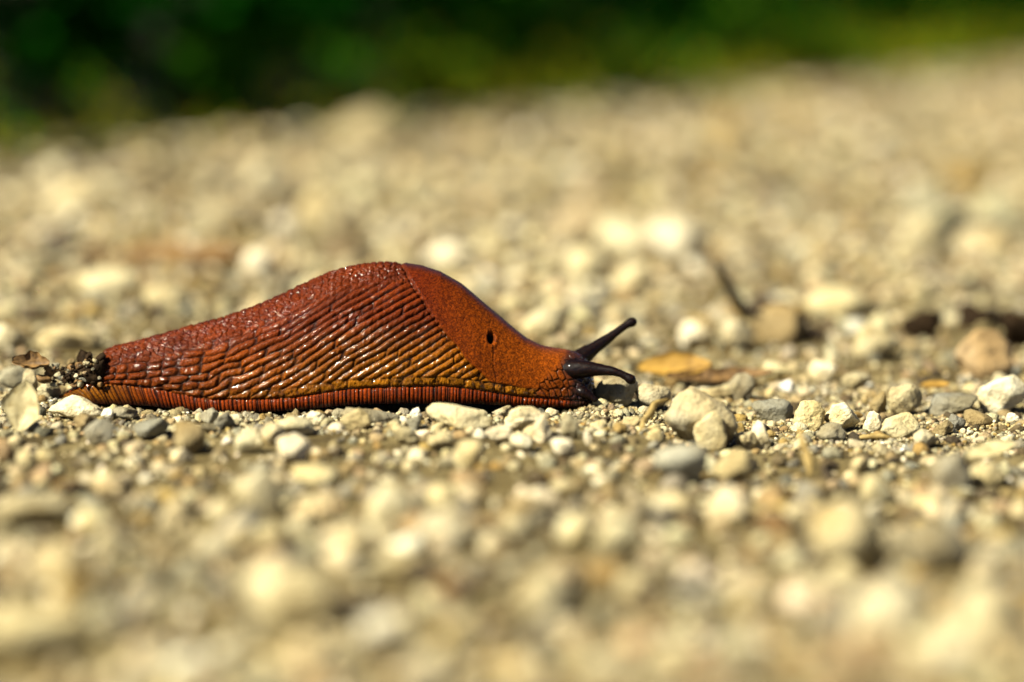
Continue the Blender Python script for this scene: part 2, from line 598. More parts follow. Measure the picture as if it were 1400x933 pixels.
# x, lowest row, width, height (photograph pixels), depth / width, angularity, colour, label, [tilt]
HERO = [
    # beside the slug's head and to the right of it
    (957, 606, 104, 80, 0.8, 0.8, CREAM, 'big lumpy cream stone with a dark right side, largest in focus', 0),
    (971, 611, 46, 50, 0.5, 1.0, IVORY, 'pale pointed stone leaning against the front of the big lumpy cream stone', 0.1),
    (1012, 549, 38, 40, 0.9, 0.5, GREY, 'rounded grey stone standing up behind the big lumpy cream stone', 0.1),
    (985, 548, 44, 22, 0.8, 0.6, CREAM, 'flat cream stone between the upright grey stone and the big lumpy one', 0),
    (842, 550, 60, 38, 0.7, 0.6, GREY, 'stone in the shadow under the slug\'s near tentacle', -0.1),
    (893, 556, 48, 32, 0.9, 0.7, CREAM, 'low cream stone between the shaded stone and the big lumpy one', 0.05),
    (1057, 576, 60, 32, 0.7, 0.8, BLUE, 'mottled blue-grey stone, first of the row right of the big lumpy stone', 0),
    (1106, 586, 44, 40, 0.9, 0.75, IVORY, 'cracked yellowish white stone between the blue-grey stone and the blocky one', 0),
    (1151, 586, 50, 38, 0.8, 0.95, WHITE, 'blocky white stone with a flat bright face in the row', 0.1),
    (1136, 604, 42, 26, 0.9, 0.35, GREY, 'rounded grey-brown pebble in front of the blocky white stone', 0),
    (1194, 588, 25, 27, 0.8, 0.5, WHITE, 'small white pebble between the blocky white stone and the wedge', 0.2),
    (1230, 599, 54, 34, 0.8, 0.9, IVORY, 'wedge-shaped ivory stone with its thick end to the left', -0.2),
    (1266, 612, 36, 26, 0.8, 0.9, CREAM, 'sharp cream stone just below the thin end of the wedge', 0.2),
    (1288, 594, 30, 20, 0.8, 0.9, TAN, 'small olive block behind the sharp cream stone', 0),
    (1308, 588, 24, 22, 0.8, 0.8, BLUE, 'small dark grey stone right of the olive block', 0),
    (1236, 566, 48, 42, 0.7, 0.8, CREAM, 'pale angular stone behind the wedge with a hollow below it', 0.3),
    (1201, 565, 26, 30, 0.8, 0.7, TAN, 'brownish stone standing behind the small white pebble', 0.1),
    (1302, 566, 70, 28, 0.8, 0.8, BLUE, 'wide dark grey stone left of the large white one at the edge', -0.1),
    (1368, 562, 66, 50, 0.8, 0.7, WHITE, 'large white lumpy stone at the right edge of the photo', 0.1),
    (1349, 515, 88, 66, 0.6, 0.95, PINK, 'pinkish wedge stone with its peak to the left, before dark litter', 0.45),
    (1021, 612, 30, 22, 0.9, 0.8, IVORY, 'small ivory stone right of the foot of the pale pointed stone', 0),
    (1040, 610, 30, 36, 0.8, 0.9, WHITE, 'pointed white fragment right of the big lumpy stone', 0.2),
    (1384, 578, 18, 14, 0.9, 0.3, WHITE, 'little round white pebble below the large white stone', 0),
    (1337, 582, 40, 22, 0.8, 0.6, TAN, 'flat tan pebble between the wide dark grey stone and the little round one', 0),
    # under the slug's foot
    (106, 572, 78, 32, 0.6, 0.25, WHITE, 'smooth white oval stone under the tip of the slug\'s tail', 0.06),
    (68, 545, 34, 22, 0.8, 0.4, IVORY, 'smooth ivory pebble left of the tail, below the debris', 0.5),
    (42, 538, 22, 34, 0.8, 0.5, CREAM, 'upright cream pebble under the bark flake', 0.1),
    (118, 588, 34, 24, 0.8, 0.7, TAN, 'olive stone in front of the smooth white oval stone', 0),
    (147, 575, 18, 18, 0.8, 0.9, WHITE, 'small white chip beside the right end of the smooth oval stone', 0),
    (168, 574, 42, 18, 0.7, 0.7, GREY, 'low grey stone beneath the slug near its tail', 0),
    (136, 606, 46, 34, 0.8, 0.7, GREY, 'blurred grey stone below the small white chip', 0),
    (205, 596, 50, 26, 0.8, 0.8, BLUE, 'blue-grey stone between the tail and the tan pebble', 0),
    (260, 620, 48, 46, 0.9, 0.25, TAN, 'round tan pebble in front of the slug\'s rear half', -0.4),
    (286, 576, 28, 18, 0.8, 0.8, GREY, 'grey pebble touching the underside of the foot above the tan pebble', -0.2),
    (308, 585, 32, 22, 0.8, 0.8, BLUE, 'darker grey stone right of the one touching the foot', 0),
    (285, 590, 22, 12, 0.8, 0.5, BLUE, 'small bluish pebble just right of the round tan pebble', 0),
    (340, 618, 40, 30, 0.8, 0.6, IVORY, 'ivory stone halfway along below the slug\'s rear', 0),
    (401, 632, 50, 36, 0.8, 0.7, WHITE, 'bright white stone in front of the slug\'s middle', 0),
    (372, 607, 36, 30, 0.9, 0.95, CREAM, 'angular cream stone with a dark underside above the bright white one', 0.2),
    (402, 596, 56, 26, 0.7, 0.7, IVORY, 'knobbly ivory stone close under the foot at its middle', 0),
    (434, 580, 28, 18, 0.9, 0.4, WHITE, 'small rounded white pebble left of the long grey stone', 0),
    (506, 580, 84, 24, 0.6, 0.3, GREY, 'long flat grey stone under the slug\'s middle', 0.1),
    (487, 587, 42, 30, 0.8, 0.35, CREAM, 'rounded cream pebble against the left end of the long grey stone', 0.15),
    (553, 604, 36, 24, 0.8, 0.9, IVORY, 'blocky ivory stone below the right end of the long grey stone', 0),
    (569, 574, 18, 17, 0.8, 0.8, WHITE, 'tiny bright white chip between the long grey stone and the marked stone', 0),
    (566, 586, 22, 18, 0.8, 0.8, BLUE, 'small dark grey stone beneath the tiny white chip', 0),
    (627, 586, 98, 36, 0.6, 0.3, IVORY, 'broad smooth ivory stone with a brown mark under the slug', 0.1),
    (605, 612, 42, 24, 0.9, 0.7, CREAM, 'cream block in front of the broad smooth ivory stone', 0),
    (640, 640, 44, 40, 0.9, 0.35, IVORY, 'round ivory pebble below the broad smooth ivory stone', 0),
    (682, 604, 40, 24, 0.8, 0.7, WHITE, 'white stone forming the left foot of the bright cluster', 0),
    (718, 586, 56, 32, 0.8, 0.7, WHITE, 'bright white stone topping the cluster below the slug\'s neck', 0.15),
    (742, 602, 36, 38, 0.8, 0.7, WHITE, 'white stone at the right of the bright cluster', 0),
    (712, 612, 30, 20, 0.8, 0.7, WHITE, 'small white stone at the bottom of the bright cluster', 0),
    (688, 570, 32, 16, 0.8, 0.7, CREAM, 'cream stone peeping out behind the bright cluster', 0),
    (779, 601, 26, 38, 0.8, 0.8, GREY, 'upright greyish stone below the slug\'s chin', 0.1),
    (770, 622, 32, 24, 0.9, 0.3, WHITE, 'round white pebble below the upright greyish stone', 0),
    (804, 606, 12, 18, 0.8, 0.8, WHITE, 'thin white chip right of the upright greyish stone', 0),
    (866, 584, 30, 16, 0.8, 0.7, CREAM, 'low cream pebble left of the bent straw', 0),
    (895, 604, 24, 18, 0.9, 0.3, IVORY, 'little pale pebble at the lower end of the bent straw', 0),
    (818, 586, 24, 12, 0.8, 0.8, IVORY, 'flat little ivory chip on the grit below the slug\'s mouth', 0),
    # left edge
    (36, 640, 28, 26, 0.9, 0.3, IVORY, 'round pale pebble below the pale dry leaf', 0),
    (4, 628, 30, 30, 0.9, 0.4, PINK, 'reddish-brown pebble cut by the left edge of the photo', 0),
    (8, 478, 60, 36, 0.8, 0.5, IVORY, 'pale rounded stone behind the bark flake at the left edge', 0),
    (95, 478, 90, 34, 0.7, 0.5, CREAM, 'broad cream stone behind the slug\'s tail', 0),
    (20, 530, 42, 30, 0.8, 0.5, GREY, 'grey stone under the outer end of the bark flake', 0),
    # in front, increasingly blurred
    (355, 708, 70, 72, 0.8, 0.8, IVORY, 'large square ivory stone standing out in front of the slug\'s rear', 0),
    (305, 716, 38, 34, 0.9, 0.3, IVORY, 'small pale pebble at the left foot of the large square stone', 0),
    (245, 722, 60, 46, 0.8, 0.4, CREAM, 'cream pebble left of the large square ivory stone', 0),
    (48, 722, 110, 50, 0.8, 0.6, CREAM, 'wide blunt stone blurred in front of the pale dry leaf', 0),
    (432, 664, 66, 30, 0.8, 0.5, IVORY, 'low ivory stone right of the large square one', 0),
    (532, 722, 66, 66, 0.9, 0.3, IVORY, 'large round yellowish pebble in front of the slug\'s middle', 0),
    (486, 770, 58, 62, 0.9, 0.3, CREAM, 'cream pebble below and left of the large round yellowish one', 0),
    (608, 746, 76, 50, 0.8, 0.5, CREAM, 'pale stone to the lower right of the large round yellowish one', 0),
    (605, 695, 46, 34, 0.9, 0.4, IVORY, 'pale pebble to the right of the large round yellowish one', 0),
    (150, 770, 46, 48, 0.9, 0.3, CREAM, 'cream pebble below the wide blunt stone', 0),
    (85, 800, 90, 60, 0.8, 0.5, CREAM, 'big blurred cream stone near the left edge', 0),
    (930, 660, 74, 56, 0.8, 0.7, (0.27, 0.264, 0.216), 'blurred blue-grey stone in front of the big lumpy cream stone', 0),
    (1005, 660, 62, 48, 0.8, 0.5, CREAM, 'blurred cream stone right of the blue-grey one', 0.1),
    (995, 720, 56, 56, 0.9, 0.6, WHITE, 'blurred bright white stone below the blurred cream one', 0),
    (920, 706, 56, 34, 0.8, 0.5, IVORY, 'blurred ivory pebble left of the blurred bright white stone', 0),
    (845, 762, 66, 58, 0.8, 0.6, IVORY, 'blurred pale block in the middle of the foreground', 0),
    (785, 748, 54, 44, 0.8, 0.5, IVORY, 'blurred pale stone touching the left of the pale block', 0),
    (1160, 778, 104, 96, 0.8, 0.4, CREAM, 'very large rounded cream stone in the right foreground', 0),
    (1196, 688, 44, 40, 0.9, 0.4, IVORY, 'yellowish pebble above the very large rounded stone', 0),
    (1300, 672, 60, 56, 0.8, 0.6, GREY, 'blurred grey stone in front of the sharp cream stone', 0),
    (1350, 664, 56, 34, 0.8, 0.6, CREAM, 'blurred cream stone at the right, next to the blurred grey one', 0),
    (1283, 780, 90, 72, 0.8, 0.5, GREY, 'broad greyish stone right of the very large rounded one', 0),
    (1216, 890, 120, 92, 0.7, 0.7, IVORY, 'bright square stone low in the right foreground', 0),
    (1350, 890, 90, 100, 0.7, 0.7, IVORY, 'tall pale stone at the lower right corner', 0),
    (1130, 826, 90, 44, 0.8, 0.5, CREAM, 'low cream stone beneath the very large rounded one', 0),
    (745, 840, 80, 70, 0.8, 0.5, CREAM, 'blurred cream stone low in the middle foreground', 0),
    (395, 850, 130, 80, 0.7, 0.5, IVORY, 'broad pale stone low in the left foreground', 0),
    (530, 885, 80, 50, 0.8, 0.5, WHITE, 'whitish stone right of the broad pale one', 0),
    (60, 890, 170, 64, 0.6, 0.5, IVORY, 'wide flat pale stone in the lower left corner', 0),
    (540, 790, 90, 40, 0.8, 0.5, CREAM, 'low wide cream stone under the blurred pale ones', 0),
    (1040, 840, 60, 50, 0.8, 0.5, CREAM, 'blurred cream lump left of the bright square stone', 0),
    # behind the slug
    (926, 352, 84, 62, 0.8, 0.5, (0.48, 0.45, 0.34), 'bright white blurred stone behind the tentacles', 0),
    (800, 382, 56, 48, 0.8, 0.5, IVORY, 'pale blurred stone above the slug\'s neck', 0),
    (862, 394, 58, 40, 0.8, 0.5, IVORY, 'ivory blurred stone left of the thin twig', 0),
    (950, 472, 44, 34, 0.8, 0.4, WHITE, 'white pebble behind the dry orange leaf', 0),
    (843, 478, 48, 36, 0.8, 0.5, IVORY, 'ivory pebble seen between the two tentacles', 0),
    (1010, 476, 52, 42, 0.8, 0.5, CREAM, 'cream stone at the foot of the thin twig', 0),
    (1065, 470, 80, 56, 0.8, 0.4, TAN, 'broad tan stone right of the thin twig\'s foot', 0),
    (1195, 490, 60, 48, 0.8, 0.5, IVORY, 'ivory stone with dark clods behind it', 0),
    (1125, 520, 40, 28, 0.8, 0.5, WHITE, 'white pebble behind the blocky white stone', 0),
    (1062, 520, 36, 26, 0.8, 0.5, IVORY, 'pale pebble behind the mottled blue-grey stone', 0),
    (1170, 532, 40, 24, 0.8, 0.5, CREAM, 'cream pebble behind the small white pebble and the block', 0),
    (362, 262, 50, 44, 0.9, 0.4, WHITE, 'white pebble far behind, above the slug\'s back slope', 0),
    (352, 382, 44, 46, 0.8, 0.5, WHITE, 'white stone just above the slug\'s back slope', 0),
    (440, 320, 70, 60, 0.8, 0.5, CREAM, 'cream stone far behind the slug\'s hump', 0),
    (505, 200, 135, 56, 0.8, 0.5, (0.28, 0.245, 0.155), 'large pale boulder at the verge, largest stone on the far path', 0),
    (310, 316, 70, 36, 0.8, 0.4, CREAM, 'cream stone above the brown stick', 0),
    (100, 296, 80, 44, 0.8, 0.4, IVORY, 'ivory stone beyond the dark clod on the left', 0),
    (150, 402, 90, 40, 0.8, 0.5, IVORY, 'ivory stone below the brown stick', 0),
    (230, 424, 70, 36, 0.8, 0.5, CREAM, 'cream stone close behind the slug\'s rear slope', 0),
    (615, 366, 70, 36, 0.8, 0.5, WHITE, 'white stone right behind the slug\'s mantle', 0),
    (1260, 352, 70, 62, 0.8, 0.6, IVORY, 'ivory stone far behind on the right', 0),
    (1145, 432, 90, 44, 0.7, 0.5, IVORY, 'long pale stone behind the broad tan stone', 0),
    (740, 460, 60, 40, 0.8, 0.5, IVORY, 'ivory stone just behind the slug\'s neck', 0),
]
hero_xy = []
for k, (px, py, wp, hp, dw, ang, colr, label, tilt) in enumerate(HERO):
    g = on_ground(px, py)
    Zd = g[1] - CAMN[1]
    s = Zd / FPX * 1.02
    W, F = stone_shape(4 if 440 < py < 640 else 3, 100 + k, ang, 0.19 if wp > 95 and py > 590 and py < 610 else 0.11)
    wm, hm = wp * s, hp * s
    dm = wm * dw
    # the photograph looks down a little: part of the height seen is the stone's top
    look = (CAMN[2]) / Zd
    hz = max(hm - 0.45 * dm * look, 0.5 * hm)
    a = R.uniform(-0.25, 0.25)
    ct, st = math.cos(tilt), math.sin(tilt)
    W = W * np.array([wm / 2, dm / 2, hz * 0.62])
    W = W @ np.array([[ct, 0, -st], [0, 1, 0], [st, 0, ct]])
    W = W @ np.array([[math.cos(a), math.sin(a), 0], [-math.sin(a), math.cos(a), 0], [0, 0, 1]])
    W[:, 2] += hz - W[:, 2].max()
    cx, cy = g[0], g[1] + dm * 0.42
    cx *= (cy - CAMN[1]) / Zd
    z0 = float(gz(cx, cy)) if cy > 0.12 else float(base_z(cx, cy))
    if py > 640:
        z0 = min(z0, 0.0)
    me = mesh_np('stone', W, F)
    o = obj('stone', me, M_STONE, None, (cx, cy, z0))
    f = 1 + R.uniform(-0.07, 0.07)
    o.color = (colr[0] * f, colr[1] * f, colr[2] * f * R.uniform(0.94, 1.04), 1)
    tag(o, label, 'stone', 'stones that stand out from the gravel')
    hero_xy.append((cx, cy, wm / 2, dm / 2))
hero_xy = np.array(hero_xy)


def free_of_heroes(x, y, r, slack=0.75):
    keep = np.ones(len(x), bool)
    for hx, hy, a, b_ in hero_xy:
        keep &= ((x - hx) / (a * slack + r)) ** 2 + ((y - hy) / (b_ * slack + r)) ** 2 > 1
    return keep


def free_of_slug(x, y, r):
    wv = foot_half_width(x)
    px = 700 + x / (0.489 / FPX)
    return ~((np.abs(y) < wv - 0.0012 + 0.3 * r) & (px > 86) & (px < 812))


PAL = np.array([CREAM, WHITE, IVORY, GREY, BLUE, TAN, OCHRE, BROWN, PINK, CREAM, IVORY, CREAM, TAN, CREAM, GREY])


def stone_cols(n):
    c = PAL[rng.integers(0, len(PAL), n)]
    k = rng.uniform(0, 1, (n, 1))
    f = np.where(k < 0.16, 0.55, np.where(k > 0.84, 1.3, 1.0))
    return np.minimum(c * f * rng.uniform(0.85, 1.12, (n, 1)) * rng.uniform(0.96, 1.04, (n, 3)), 0.62)


# pebbles of the path: pieces of its surface, nearest first
peb = [mesh_np('pebble', *stone_shape(3, 900 + k, R.uniform(0.2, 0.95), 0.10)) for k in range(14)]
for m_ in peb:
    m_.materials.append(M_STONE)
cand = []
tries = 0
while len(cand) < 300 and tries < 60000:
    tries += 1
    px, py = R.uniform(-40, 1440), R.choice([R.uniform(440, 930), R.uniform(500, 720)])
    g = on_ground(px, py)
    wpx = R.uniform(12, 27) * (1 + max(0, py - 600) / 170)
    r = wpx * (g[1] + 0.5) / FPX / 2
    x, y = g[0], g[1]
    if not free_of_heroes(np.array([x]), np.array([y]), r, 0.95)[0] or not free_of_slug(np.array([x]), np.array([y]), 2 * r)[0]:
        continue
    if any((x - q[0]) ** 2 + (y - q[1]) ** 2 < (0.85 * (r + q[2])) ** 2 for q in cand):
        continue
    cand.append((x, y, r))
for k, (x, y, r) in enumerate(cand):
    o = obj('pebble', peb[k % 14], None, path)
    hz = r * R.uniform(0.55, 0.95)
    o.scale = (r, r * R.uniform(0.7, 1.0), hz)
    o.rotation_euler = (R.uniform(-0.2, 0.2), R.uniform(-0.2, 0.2), R.uniform(0, 6.28))
    o.location = (x, y, float(gz(x, y)) + hz * 0.45)
    c = stone_cols(1)[0]
    o.color = (*c, 1)
peb_xy = np.array(cand)

# the gravel nobody could count: joined, one mesh
gV, gF, gC = [], [], []
gbase = 0


def scatter(n, x, y, r, sub, nvar, seed, flat=(0.5, 0.9), sink=0.3, avoid_peb=True):
    global gbase
    keep = free_of_heroes(x, y, r * 0.6, 0.8) & free_of_slug(x, y, r)
    if avoid_peb:
        for qx, qy, qr in peb_xy:
            keep &= (x - qx) ** 2 + (y - qy) ** 2 > (qr * 0.75 + r * 0.5) ** 2
    s_, d_ = (x - E0[0]) * ED[0] + (y - E0[1]) * ED[1], (x - E0[0]) * EN[0] + (y - E0[1]) * EN[1]
    keep &= d_ < 0.02
    x, y, r = x[keep], y[keep], r[keep]
    n = len(x)
    var = rng.integers(0, nvar, n)
    Rm = rot_mats(n, 0.35)
    sx = r
    sy = r * rng.uniform(0.65, 1.0, n)
    sz = r * rng.uniform(flat[0], flat[1], n)
    z = gz(x, y) + sz * (1 - 2 * sink)
    cols = stone_cols(n)
    for v in range(nvar):
        q = np.where(var == v)[0]
        if not len(q):
            continue
        W, F = stone_shape(sub, seed + v, 0.55 + 0.45 * (v % 3) / 2, 0.11)
        A = W[None] * np.stack([sx[q], sy[q], sz[q]], 1)[:, None, :]
        A = np.einsum('nij,nvj->nvi', Rm[q], A)
        A += np.stack([x[q], y[q], z[q]], 1)[:, None, :]
        nv = W.shape[0]
        gV.append(A.reshape(-1, 3))
        gF.append((F[None] + (np.arange(len(q)) * nv)[:, None, None]).reshape(-1, 3) + gbase)
        gC.append(np.repeat(cols[q], nv, axis=0))
        gbase += nv * len(q)


def field(n, y0, y1, half, margin, rmin, rmax, power=2.0):
    y = rng.uniform(y0, y1, n)
    x = rng.uniform(-1, 1, n) * (0.2 * (y + 0.5) * half + margin)
    u = rng.uniform(0, 1, n) ** power
    return x, y, rmin + (rmax - rmin) * u


# in focus
scatter(0, *field(5600, -0.085, 0.13, 1.1, 0.02, 0.0004, 0.0018, 2.6), 2, 14, 1300, sink=0.38)
scatter(0, *field(26000, -0.04, 0.045, 1.1, 0.015, 0.0002, 0.0007, 1.8), 1, 8, 1400, sink=0.25)
# in front
scatter(0, *field(2600, -0.27, -0.085, 1.1, 0.03, 0.0009, 0.0030, 2.5), 2, 10, 1500)
# behind
scatter(0, *field(5200, 0.13, 0.5, 1.1, 0.06, 0.0012, 0.0042, 2.5), 1, 10, 1600, sink=0.38)
scatter(0, *field(50, 0.25, 1.3, 1.2, 0.1, 0.006, 0.014, 1.5), 3, 10, 1650, sink=0.42)
scatter(0, *field(4200, 0.5, 1.4, 1.2, 0.15, 0.0025, 0.0075, 2.2), 1, 10, 1700, (0.4, 0.7), sink=0.42)
scatter(0, *field(9000, 1.4, 6.0, 1.2, 0.3, 0.004, 0.011), 1, 10, 1800, (0.3, 0.6), sink=0.45)
grav = obj('gravel', mesh_np('gravel', np.concatenate(gV), np.concatenate(gF), np.concatenate(gC)), M_GRAVEL)
tag(grav, 'loose cream and grey limestone gravel and grit covering the path', 'gravel', kind='stuff')


# ------------------------------------------------------------------ the slug
def build_slug():
    root = obj('slug', None, None)
    tag(root, 'glossy orange-brown slug with ridged back and dark tentacles crawling over gravel', 'slug')
    px = np.concatenate([np.linspace(80, 84, 10, endpoint=False), np.linspace(84, 806, 1240, endpoint=False), np.linspace(806, 814, 34)])
    nu = len(px)
    top = smooth1(prof(TOP, px), 6)
    bot = smooth1(prof(BOT, px), 8)
    frt = smooth1(prof(FRT, px), 10)
    wid = smooth1(prof(WID, px), 8)
    frt = np.minimum(frt, bot - 0.6)
    top = np.minimum(top, frt - 0.4)
    # to metres
    zt = np.array([at(a, b, 0.0)[2] for a, b in zip(px, top)])
    zb = np.array([at(a, b, -c)[2] for a, b, c in zip(px, bot, wid)])
    zf = np.array([at(a, b, -c)[2] for a, b, c in zip(px, frt, wid)])
    xx = np.array([at(a, 500, -0.6 * c)[0] for a, c in zip(px, wid)])
    zt = np.maximum(zt, zf + 1e-5)
    nf, nb, nfar = 26, 150, 70
    tf = np.linspace(0, 1, nf, endpoint=False)
    tb = np.linspace(0, 1, nb)
    # near side
    Y = np.zeros((nu, nf + nb))
    Zv = np.zeros((nu, nf + nb))
    PXg = np.repeat(px[:, None], nf + nb, 1)
    bulge = np.minimum(0.0005, 0.25 * wid)[:, None]
    Y[:, :nf] = -wid[:, None] - bulge * np.sin(math.pi * tf)[None] * 0.9 + 0.0002 * (1 - tf[None])
    Zv[:, :nf] = zb[:, None] + (zf - zb)[:, None] * tf[None]
    th = tb * math.pi / 2
    Y[:, nf:] = -wid[:, None] * np.cos(th)[None] ** 0.9
    Zv[:, nf:] = zf[:, None] + (zt - zf)[:, None] * (np.sin(th) ** 1.0)[None]
    # arc height above the fringe, pixels
    seg = np.hypot(np.diff(Y[:, nf:], axis=1), np.diff(Zv[:, nf:], axis=1))
    la = np.zeros((nu, nf + nb))
    la[:, nf + 1:] = np.cumsum(seg, 1) / K
    la[:, :nf] = -(1 - tf)[None] * ((zf - zb) / K)[:, None]
    ltop = la[:, -1:] - la                      # arc distance from the crest
    pyv = frt[:, None] - (Zv - zf[:, None]) / K  # side-view row
    body = la >= 0

    # --- ridges
    alpha = np.interp(px, [80, 200, 300, 450, 560, 650, 720], np.radians([9, 13, 20, 27, 31, 35, 36]))
    gslope = np.concatenate([[0], np.cumsum(np.tan(alpha[1:]) * np.diff(px))])
    phi = la - gslope[:, None]
    phi = phi + 4.5 * (vnoise(PXg / 55, la / 30, 3) - 0.5) + 1.6 * (vnoise(PXg / 13, la / 9, 4) - 0.5)
    phi = phi + np.interp(px, [80, 300, 420], [7.0, 6.0, 0.0])[:, None] * (vnoise(PXg / 24, la / 16, 5) - 0.5)
    pitch = 11.0
    rid = np.floor(phi / pitch)
    fr = phi / pitch - rid
    prof_r = (np.maximum(0, 1 - (2 * fr - 1) ** 2)) ** 0.62
    Lseg = np.interp(px, [80, 200, 300, 400, 500, 600, 700], [17, 21, 32, 56, 105, 190, 260])
    Sph = np.concatenate([[0], np.cumsum(np.diff(px) / Lseg[1:])])[:, None]
    cell = Sph + 7.31 * hash2(rid, rid * 0 + 3, 8) + 0.5 * (vnoise(PXg / 30, rid * 1.7, 9))
    cell = cell + (0.55 * (fr - 0.5) ** 2 * 4 - 0.25 * (fr - 0.5)) * 5.0 / Lseg[:, None]
    fc = cell - np.floor(cell)
    dist = np.minimum(fc, 1 - fc) * Lseg[:, None]
    dip = 1 - (0.35 + 0.65 * hash2(rid, np.floor(cell + 0.5), 17)) * 0.75 * np.exp(-(dist / 3.2) ** 2)
    seg_amp = 0.75 + 0.5 * hash2(rid, np.floor(cell), 12)
    cor = vnoise(PXg / 4.2, rid * 3.1 + fr * 1.3, 15) - 0.5
    cor2 = vnoise(PXg / 2.2, la / 2.2, 16) - 0.5
    lens = np.maximum(0, 1 - np.abs(2 * fc - 1) ** 4) ** 0.55
    lw = np.interp(px, [80, 260, 420, 560, 650], [0.85, 0.8, 0.5, 0.15, 0.05])[:, None]
    ridge = prof_r * dip * (1 - lw + lw * lens) * seg_amp + 0.36 * cor * prof_r + 0.20 * cor2
    # back: pebbly tubercles
    d1, d2, cid = worley((PXg + 3 * vnoise(PXg / 9, la / 9, 2)) / 10.5, (la + 0.25 * PXg) / 7.5, 31)
    tub = np.clip(1.15 - 1.25 * d1, 0, 1) ** 0.7 * np.clip((d2 - d1) / 0.22, 0, 1) ** 0.6
    e1, e2, _ = worley(PXg / 5.2, la / 4.6, 33)
    tub = 0.75 * tub + 0.35 * np.clip(1.1 - 1.3 * e1, 0, 1)
    band = np.interp(px, [80, 140, 250, 400, 520, 560], [40, 46, 56, 56, 50, 46])[:, None]
    mix_top = sstep(band * 1.5, band * 0.6, ltop + 10 * (vnoise(PXg / 25, la / 25, 18) - 0.5))
    hgt = ridge * (1 - mix_top) + tub * mix_top
    amp = (3.9 + 0.9 * mix_top) * np.interp(px, [80, 130, 180, 560, 800], [0.5, 0.8, 1.0, 1.0, 0.9])[:, None]
    disp = amp * (hgt - 0.45)
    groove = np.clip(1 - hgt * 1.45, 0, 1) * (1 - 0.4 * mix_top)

    # --- bead row above the fringe
    bp = np.interp(px, [80, 330, 450, 560, 700], [26, 24, 20, 17, 15])
    bph = np.concatenate([[0], np.cumsum(np.diff(px) / bp[1:])])[:, None] + 0.35 * vnoise(PXg / 20, la * 0, 51) + (la - 6) * 0.022 + 0.5 * (vnoise(PXg / 7, la / 6, 54) - 0.5)
    bf = bph - np.floor(bph)
    bh = 13.0 + 3 * (vnoise(PXg / 30, la * 0, 52) - 0.5)
    inrow = sstep(bh + 1.2, bh - 1.2, la) * body
    bead = (np.maximum(0, 1 - (2 * bf - 1) ** 2)) ** 0.7 * np.maximum(0, 1 - (2 * np.clip(la / bh, 0, 1) - 1) ** 2) ** 0.6
    bead = bead + 0.45 * cor2 + 0.4 * (vnoise(PXg / 6, la / 5, 53) - 0.5)
    row_w = np.interp(px, [80, 150, 300, 390, 480, 780, 800], [0.0, 0.0, 0.15, 0.5, 0.95, 1, 0.3])[:, None]
    disp = disp * (1 - inrow * row_w) + inrow * row_w * 3.0 * (bead - 0.35)
    bead_groove = np.clip(1 - bead * 1.5, 0, 1)
    groove = groove * (1 - inrow * row_w) + inrow * row_w * bead_groove

    # --- mantle
    me_y = np.array([340, 362, 392, 425, 457, 497, 521, 540, 570])
    me_x = np.array([528, 541, 563, 587, 610, 642, 668, 690, 715])
    sd = (PXg - np.interp(pyv, me_y, me_x) + 3 * (vnoise(pyv / 14, PXg * 0, 60) - 0.5)) * 0.75
    sd = sd + 40 * (la < 12)* 0
    man = sstep(-0.6, 1.4, sd) * body
    mstep = np.interp(px, [520, 560, 660, 715, 740], [3.0, 3.0, 2.4, 0.8, 0.0])[:, None]
    gran = fbm(PXg / 3.0, la / 3.0, 61, 2) - 0.37
    edge_bead = np.exp(-((sd - 2.2) / 1.8) ** 2) * (vnoise(pyv / 3.5, PXg * 0, 64))
    mdisp = mstep * (0.85 + 0.15 * np.tanh(sd / 6)) + 0.55 * gran + 0.8 * edge_bead
    mantle_only = man * (1 - inrow)
    disp = disp * (1 - mantle_only) + mdisp * mantle_only
    disp -= 1.8 * np.exp(-((sd + 1.6) / 1.5) ** 2) * (1 - inrow) * body * (PXg < 700)
    groove = groove * (1 - mantle_only)

    # --- neck and head: net of dark furrows
    w1, w2, wc = worley((PXg + 0.45 * la + 5 * vnoise(PXg / 12, la / 12, 73)) / 9.0, (la - 0.2 * PXg) / 12.5, 71)
    net = sstep(0.0, 0.34, w2 - w1)
    line = 530 - (PXg - 732) * 0.95
    head = sstep(-4, 6, pyv - line) * sstep(722, 740, PXg) * body
    head = np.maximum(head, sstep(786, 800, PXg) * body)
    hd = 1.8 * (net ** 0.6 - 0.5) + 0.5 * cor2
    disp = disp * (1 - head) + hd * head
    hgroove = (1 - net) * head
    folds = np.sin((PXg * 0.9 + (pyv - 520) * 0.5) / 1.6) * sstep(782, 796, PXg) * sstep(512, 522, pyv)
    disp += 0.8 * folds

    # --- breathing hole and the crease below it
    ex, ey = (PXg - 671) / 5.8, (pyv - 465 - 0.15 * (PXg - 671)) / 8.5
    er = np.hypot(ex, ey)
    hole = sstep(1.05, 0.55, er) * body
    disp += -9.0 * hole + 0.6 * np.exp(-((er - 1.35) / 0.3) ** 2) * body
    cr = np.exp(-((PXg - 672 - 0.1 * (pyv - 465) - 2.0 * (vnoise(pyv / 9, PXg * 0, 80) - 0.5)) / 1.2) ** 2) * sstep(470, 476, pyv) * sstep(530, 518, pyv) * body
    cr += 0.7 * np.exp(-((PXg - 668 + 0.18 * (pyv - 455)) / 1.3) ** 2) * sstep(438, 444, pyv) * sstep(462, 456, pyv) * body
    disp -= 0.5 * cr

    # --- foot fringe: fine upright bars
    slant = np.interp(px, [80, 120, 180, 260, 340, 700], [-26, -18, -10, -4, -2, 1.5])[:, None]
    tfull = np.zeros_like(la)
    tfull[:, :nf] = tf[None]
    xf = PXg - slant * tfull + 1.8 * (vnoise(PXg / 11, la * 0, 90) - 0.5)
    fp = 5.3
